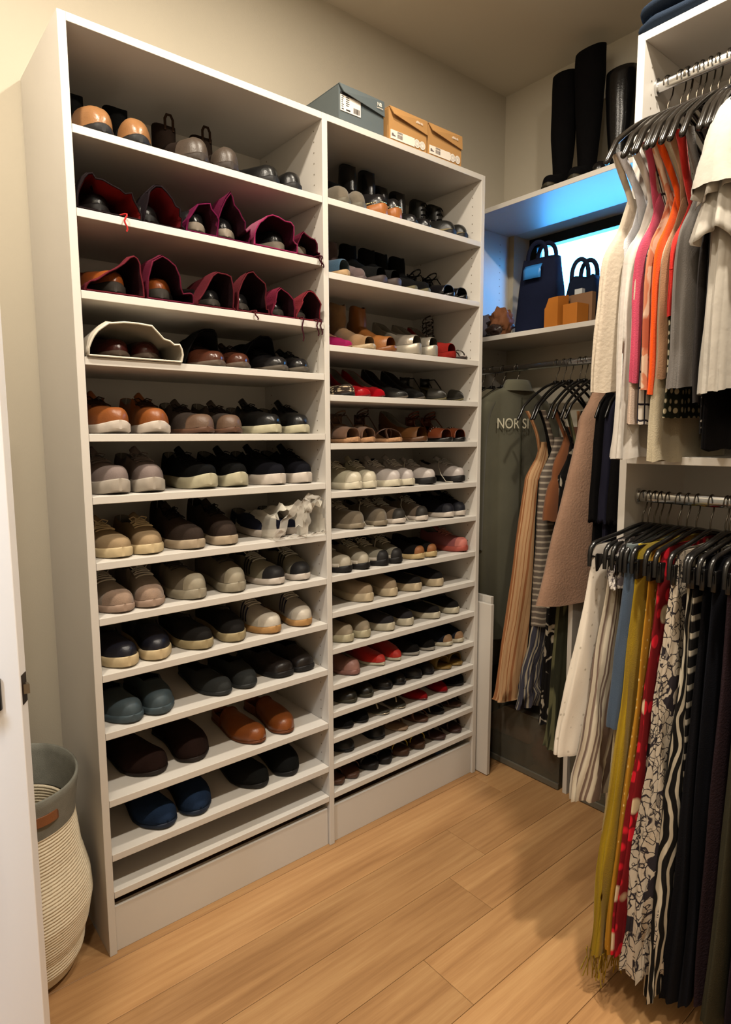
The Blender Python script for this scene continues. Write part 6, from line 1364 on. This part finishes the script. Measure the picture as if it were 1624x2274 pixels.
# ---- lower rail of the tower: clipped skirts and trousers
GL_ = 'skirts and trousers on the lower rail of the tower'; GHL = 'clip hangers on the lower rail of the tower'
def low_rows(top, hem, w0=-.19, w1=.19, hx=-.20, hb=.20, th0=.014, th1=.05, mid=.4, ys=0):
    d = top - hem
    return [(top, w0 + .01, w1 - .01, th0, 0), (top - .03, w0, w1, th0 * 1.1, 0), (top - d * .18, w0 + (hx - w0) * .12, w1, th0 + (th1 - th0) * .25, ys * .1), (top - d * .42, w0 + (hx - w0) * .38, w1 + (hb - w1) * .4, th0 + (th1 - th0) * .5, ys * .35), (top - d * .70, w0 + (hx - w0) * .68, w1 + (hb - w1) * .7, th0 + (th1 - th0) * .8, ys * .65), (top - d * .95, w0 + (hx - w0) * .96, hb, th1, ys * .95), (top - d, hx, hb, th1, ys)]
def lower(i, y, topw, hemw, m, label, nm, cat, hx=-.22, th=.045, w0=-.185, folds=5, amp=.008, th0=.014, rz=0, hangl='', ys=0, nz=30, waist=None):
    hanger('clip', RTX, y, RLZ, rz, hangl, GHL)
    t = garment(nm, label, cat, (RTX, y, RLZ), rz, low_rows(topw - RLZ, hemw - RLZ, w0=w0, hx=hx, th1=th, th0=th0, ys=ys), m, GL_, folds, amp, i, nz=nz, name='cloth')
    if waist:
        body_mb([(topw - RLZ + .002, w0, .18, th0 * 1.3, 0), (topw - RLZ - .02, w0 - .004, .185, th0 * 1.4, 0), (topw - RLZ - .042, w0 - .002, .185, th0 * 1.4, 0)], 2, .001, i, nz=5).build('waistband', waist, t)
    return t
EYE = pattern('white_eyelet', 'dots', (216, 206, 192), (168, 158, 142), 34, .12)
lower(1, -0.838, 1.145, .605, EYE, 'white eyelet wide trousers, leftmost on the lower rail', 'trousers', 'trousers', hx=-.315, th=.075, folds=3, amp=.006, w0=-.20, rz=math.radians(-8), hangl='black clip hanger of the white eyelet trousers, leftmost', waist=WHT)
lower(2, -0.853, 1.165, 1.045, pattern('grey_floral_ruffle', 'floral', (196, 188, 180), (92, 84, 88), 70, .7), 'short ruffled grey and white print top beside the eyelet trousers', 'ruffled_top', 'top', hx=-.215, th=.05, folds=7, amp=.012, rz=math.radians(5), hangl='black clip hanger of the ruffled print top')
lower(3, -0.87, 1.150, .495, pattern('taupe_stripe', 'pleat', (196, 184, 166), (118, 98, 88), 38, .5), 'wide trousers with uneven taupe and cream stripes', 'trousers', 'trousers', hx=-.300, th=.070, folds=5, amp=.009, rz=math.radians(-5), hangl='black clip hanger of the taupe striped trousers')
lower(4, -0.886, 1.15, .30, cloth('cream_skirt', (186, 172, 142)), 'long cream skirt hanging behind the jeans, hem showing', 'skirt', 'skirt', hx=-.225, th=.03, rz=math.radians(2), hangl='black clip hanger of the cream skirt')
jn = lower(5, -0.906, 1.158, .700, cloth('jeans_blue', (70, 86, 106), bump=.6, bscale=700), 'mid blue denim jeans with a faded waistband', 'jeans', 'jeans', hx=-.250, w0=-.20, th=.060, th0=.035, folds=2, amp=.004, hangl='black clip hanger of the blue jeans', waist=cloth('faded_denim', (96, 104, 106), bump=.6, bscale=700))
mu = lower(6, -0.934, 1.160, .125, cloth('mustard_plain', (158, 130, 20), bump=.4), 'plain mustard long skirt with a fringed hem', 'skirt', 'skirt', hx=-.315, th=.060, folds=5, amp=.009, rz=math.radians(-3), hangl='black clip hanger of the mustard skirt', waist=cloth('mustard_band', (176, 150, 22)))
m = MB(); rr = random.Random(4)
for k in range(70):
    x = -.315 + rr.random() * .16; y = rr.uniform(-.022, .022); z = .128 - RLZ
    m.tube([(x, y, z), (x + rr.uniform(-.006, .006), y + rr.uniform(-.006, .006), z - .03), (x + rr.uniform(-.012, .012), y + rr.uniform(-.012, .012), z - .065 - rr.random() * .02)], .0016, 4)
fo = m.build('fringe', _m['mustard_plain'], mu); fo['kind'] = 'stuff'
lower(7, -0.956, 1.150, .150, pattern('yellow_polka', 'dots', (176, 124, 32), (222, 196, 130), 42, .14), 'golden yellow skirt with small pale dots', 'skirt', 'skirt', hx=-.310, th=.050, folds=4, amp=.006, hangl='black clip hanger of the dotted yellow skirt')
lower(8, -0.98, 1.160, .175, pattern('red_blossom', 'bigdots', (112, 10, 18), (206, 24, 42), 22, .36, c3=(206, 184, 150)), 'dark red skirt printed with bright red and cream blossoms', 'skirt', 'skirt', hx=-.330, th=.060, folds=4, amp=.008, hangl='black clip hanger of the red blossom skirt')
lower(9, -1.014, 1.155, .140, pattern('bw_floral', 'floral', (186, 172, 154), (40, 34, 40), 34, .88), 'cream skirt with a black line-drawn flower print', 'skirt', 'skirt', hx=-.325, th=.110, th0=.02, folds=6, amp=.014, hangl='black clip hanger of the black and cream floral skirt')
lower(10, -1.050, 1.150, .085, pattern('zebra_print', 'zebra', (16, 14, 14), (200, 192, 174), 22, .62), 'black and white zebra-wave skirt, hem below the floral one', 'skirt', 'skirt', hx=-.300, th=.055, folds=4, amp=.008, hangl='black clip hanger of the zebra skirt')
lower(11, -1.058, 1.130, .42, pattern('bw_bands', 'vstripe', (18, 16, 18), (188, 180, 164), 24, .68), 'narrow skirt with black and white horizontal bands', 'skirt', 'skirt', hx=-.20, th=.030, folds=3, hangl='black clip hanger of the banded skirt')
lower(12, -1.080, 1.150, .075, cloth('black_wool', (16, 16, 20)), 'long black trousers right of the banded skirt', 'trousers', 'trousers', hx=-.255, th=.055, folds=3, amp=.008, hangl='black clip hanger of the long black trousers')
lower(13, -1.105, 1.150, .070, cloth('ink_black', (18, 19, 26)), 'second pair of ink black trousers, straight legs', 'trousers', 'trousers', hx=-.235, th=.045, folds=3, hangl='black clip hanger of the ink black trousers')
lower(14, -1.135, 1.155, .080, cloth('plum_corduroy', (44, 32, 38), bump=.8, bscale=200), 'dark plum trousers with a visible pocket seam', 'trousers', 'trousers', hx=-.215, th=.040, folds=3, hangl='black clip hanger of the plum trousers', waist=cloth('plum_band', (54, 42, 46)))
lower(15, -1.168, 1.150, .070, cloth('olive_twill', (54, 52, 40)), 'dark olive long trousers right of the plum pair', 'trousers', 'trousers', hx=-.245, th=.045, folds=3, hangl='black clip hanger of the olive trousers')
lower(16, -1.205, 1.150, .080, cloth('black_plum', (30, 24, 32)), 'black-plum trousers at the right picture edge', 'trousers', 'trousers', hx=-.225, th=.045, folds=3, hangl='black clip hanger of the black-plum trousers')

# ---- rail under the window shelf
GW = 'clothes on the rail under the window shelf'; GHW = 'hangers on the rail under the window shelf'
def win(i, y, hemw, m, label, nm, cat, kind='tank', hx=-.20, th=.04, folds=4, amp=.006, rz=0, hangl='', nose=-.19, arm=-.36, strapw=.022, **k):
    hanger('slim', RWX, y, RWZ, rz, hangl, GHW); hem = hemw - RWZ; fl = nose - hx
    if kind == 'tank':
        st = [(-.165, -.195, nose + .09, arm + .03, strapw, 0), (.14, -.19, .11, arm + .03, strapw, 0)] if strapw else ()
        return garment(nm, label, cat, (RWX, y, RWZ), rz, tank_rows(hem, nose, fl, th, arm), m, GW, folds, amp, 40 + i, straps=st)
    return garment(nm, label, cat, (RWX, y, RWZ), rz, tee_rows(hem, nose, fl, th, back=k.get('back', .21)), m, GW, folds, amp, 40 + i, sleeves=[sleeve_rows(k.get('slv', -.40), x=-.17, th=th), [(z, -x1, -x0, t_, y_) for z, x0, x1, t_, y_ in sleeve_rows(k.get('slv', -.40), x=-.17, th=th)]])
JK = cloth('sage_grey_jacket', (92, 90, 74), bump=.3)
jr = math.radians(-6)
hanger('slim', RWX, .070, RWZ, jr, 'hanger of the long sage jacket', GHW)
jk = thing('long_jacket', 'long sage grey jacket with pale capital letters on its back', 'jacket', (RWX, .070, RWZ), jr, GW)
body_mb([(-.07, -.045, .045, .03, 0), (-.085, -.075, .075, .05, 0), (-.12, -.16, .16, .045, 0), (-.17, -.215, .215, .045, 0), (-.35, -.215, .215, .05, 0), (-.75, -.22, .22, .05, 0), (-1.15, -.24, .23, .055, 0), (-1.20, -.24, .23, .055, 0)], 2, .006, 51, nz=30).build('body', JK, jk)
for sx in (-1, 1):
    rs = [(-.15, .13, .20, .04, 0), (-.22, .17, .262, .06, 0), (-.40, .19, .275, .062, 0), (-.60, .195, .280, .058, 0), (-.78, .200, .270, .052, 0)]
    body_mb([(z, min(sx * a, sx * b), max(sx * a, sx * b), th, y) for z, a, b, th, y in rs], 2, .005, 53 + sx, ns=32, nz=18).build('sleeve', JK, jk)
MB().loft([[(.085 * math.cos(a) * f, .035 * math.sin(a) * f - .006, z) for a in [2 * PI * k / 24 for k in range(24)]] for z, f in ((-.10, 1.05), (-.075, .95), (-.055, .80), (-.052, .7), (-.075, .7))], cap1=False).build('collar', JK, jk)
MB().box(-.002, .002, -.034, -.030, -1.15, -.13).build('back_seam', cloth('jacket_seam', (66, 64, 52)), jk, smooth=False)
text('NOR SI', .062, mat('pale_print', (196, 190, 168), .7), jk, (-.155, -.0385, -.262), UP, 'printed_letters')
for i, (y, c, lb) in enumerate(((.145, (70, 66, 50), 'olive jacket just behind the long sage jacket'), (.205, (120, 112, 92), 'pale khaki jacket third from the cabinet corner'), (.262, (30, 28, 28), 'black jacket deepest in the cabinet corner'))):
    win(20 + i, y, .82, cloth('jacket_%d' % i, c), lb, 'jacket', 'jacket', kind='tee', hx=-.20, th=.028, folds=2, amp=.004, rz=math.radians(-4), slv=-.6, hangl='hanger of the ' + lb.split(' jacket')[0] + ' jacket')
win(1, -0.13, .345, pattern('peach_stripe', 'pleat', (196, 158, 118), (158, 104, 68), 55, .55), 'peach striped strap dress with gathered tiers', 'dress', 'dress', hx=-.310, th=.085, rz=math.radians(-8), folds=6, amp=.008, nose=-.165, arm=-.42, hangl='hanger of the peach striped dress')
win(2, -0.165, .40, cloth('black_dress', (16, 15, 15)), 'plain black strap dress between two striped dresses', 'dress', 'dress', hx=-.20, th=.03, nose=-.155, arm=-.42, hangl='hanger of the plain black strap dress')
d3 = win(3, -0.195, .66, pattern('grey_breton', 'vstripe', (106, 96, 88), (176, 166, 150), 42, .68), 'grey jersey dress with thin white stripes and a pleated lower half', 'dress', 'dress', hx=-.190, th=.070, rz=math.radians(-5), folds=3, amp=.004, nose=-.165, arm=-.40, strapw=.035, hangl='hanger of the grey striped dress')
body_mb([(.68 - RWZ, -.18, .19, .035, 0), (.55 - RWZ, -.215, .2, .05, 0), (.40 - RWZ, -.255, .2, .06, 0), (.325 - RWZ, -.27, .2, .065, 0)], 9, .010, 61, nz=12).build('pleated_skirt', pattern('blue_pleat', 'pleat', (64, 64, 78), (168, 160, 142), 70, .54), d3)
win(4, -0.238, 1.10, cloth('terracotta_tan', (134, 84, 54), bump=.2), 'terracotta tan sleeveless top with a straight hem', 'top', 'top', hx=-.215, th=.065, folds=1, amp=.003, nose=-.165, arm=-.36, strapw=.03, hangl='hanger of the terracotta tan top')
win(5, -0.262, .28, pattern('bw_brush', 'leaf', (14, 12, 12), (176, 168, 152), 13, .58), 'black dress with white brush-stroke leaves', 'dress', 'dress', hx=-.23, th=.065, folds=4, amp=.008, nose=-.16, arm=-.40, hangl='hanger of the black and white leaf dress')
win(6, -0.298, .20, pattern('olive_tiedye', 'leaf', (44, 46, 32), (104, 104, 76), 9, .54, stretch=(1, .25)), 'long dark olive dress with faded streaks', 'dress', 'dress', hx=-.24, th=.085, folds=5, amp=.009, nose=-.155, arm=-.55, hangl='hanger of the dark olive dress')
win(7, -0.352, .790, cloth('oatmeal_knit', (182, 146, 122), bump=1.2, bscale=130, var=.10), 'oatmeal knit long cardigan with a rounded shoulder', 'cardigan', 'sweater', hx=-.330, th=.085, folds=1, amp=.003, nose=-.14, arm=-.19, strapw=0, rz=math.radians(-10), hangl='hanger of the oatmeal knit cardigan')
for i, (y, hem, c, lb, nm, cat) in enumerate(((-.440, .42, (14, 13, 14), 'black maxi dress right of the oatmeal cardigan', 'dress', 'dress'), (-.478, .60, (34, 34, 50), 'navy shirt dress right of the black maxi dress', 'dress', 'dress'), (-.515, .50, (15, 14, 16), 'black wool coat beside the navy shirt dress', 'coat', 'coat'), (-.555, .55, (20, 18, 20), 'second black coat nearer the tower', 'coat', 'coat'), (-.60, .6, (40, 38, 48), 'dark slate coat near the tower panel', 'coat', 'coat'), (-.65, .5, (13, 13, 15), 'black padded coat against the tower side', 'coat', 'coat'), (-.71, .5, (24, 22, 22), 'black-brown coat last on the rail by the tower', 'coat', 'coat'))):
    win(30 + i, y, hem, cloth('dark_garment_%d' % i, c), lb, nm, cat, kind='tee', hx=-.21, th=.034, folds=3, slv=-.6, hangl='hanger of the ' + lb.split(' right')[0].split(' beside')[0].split(' nearer')[0].split(' near')[0].split(' against')[0].split(' last')[0])
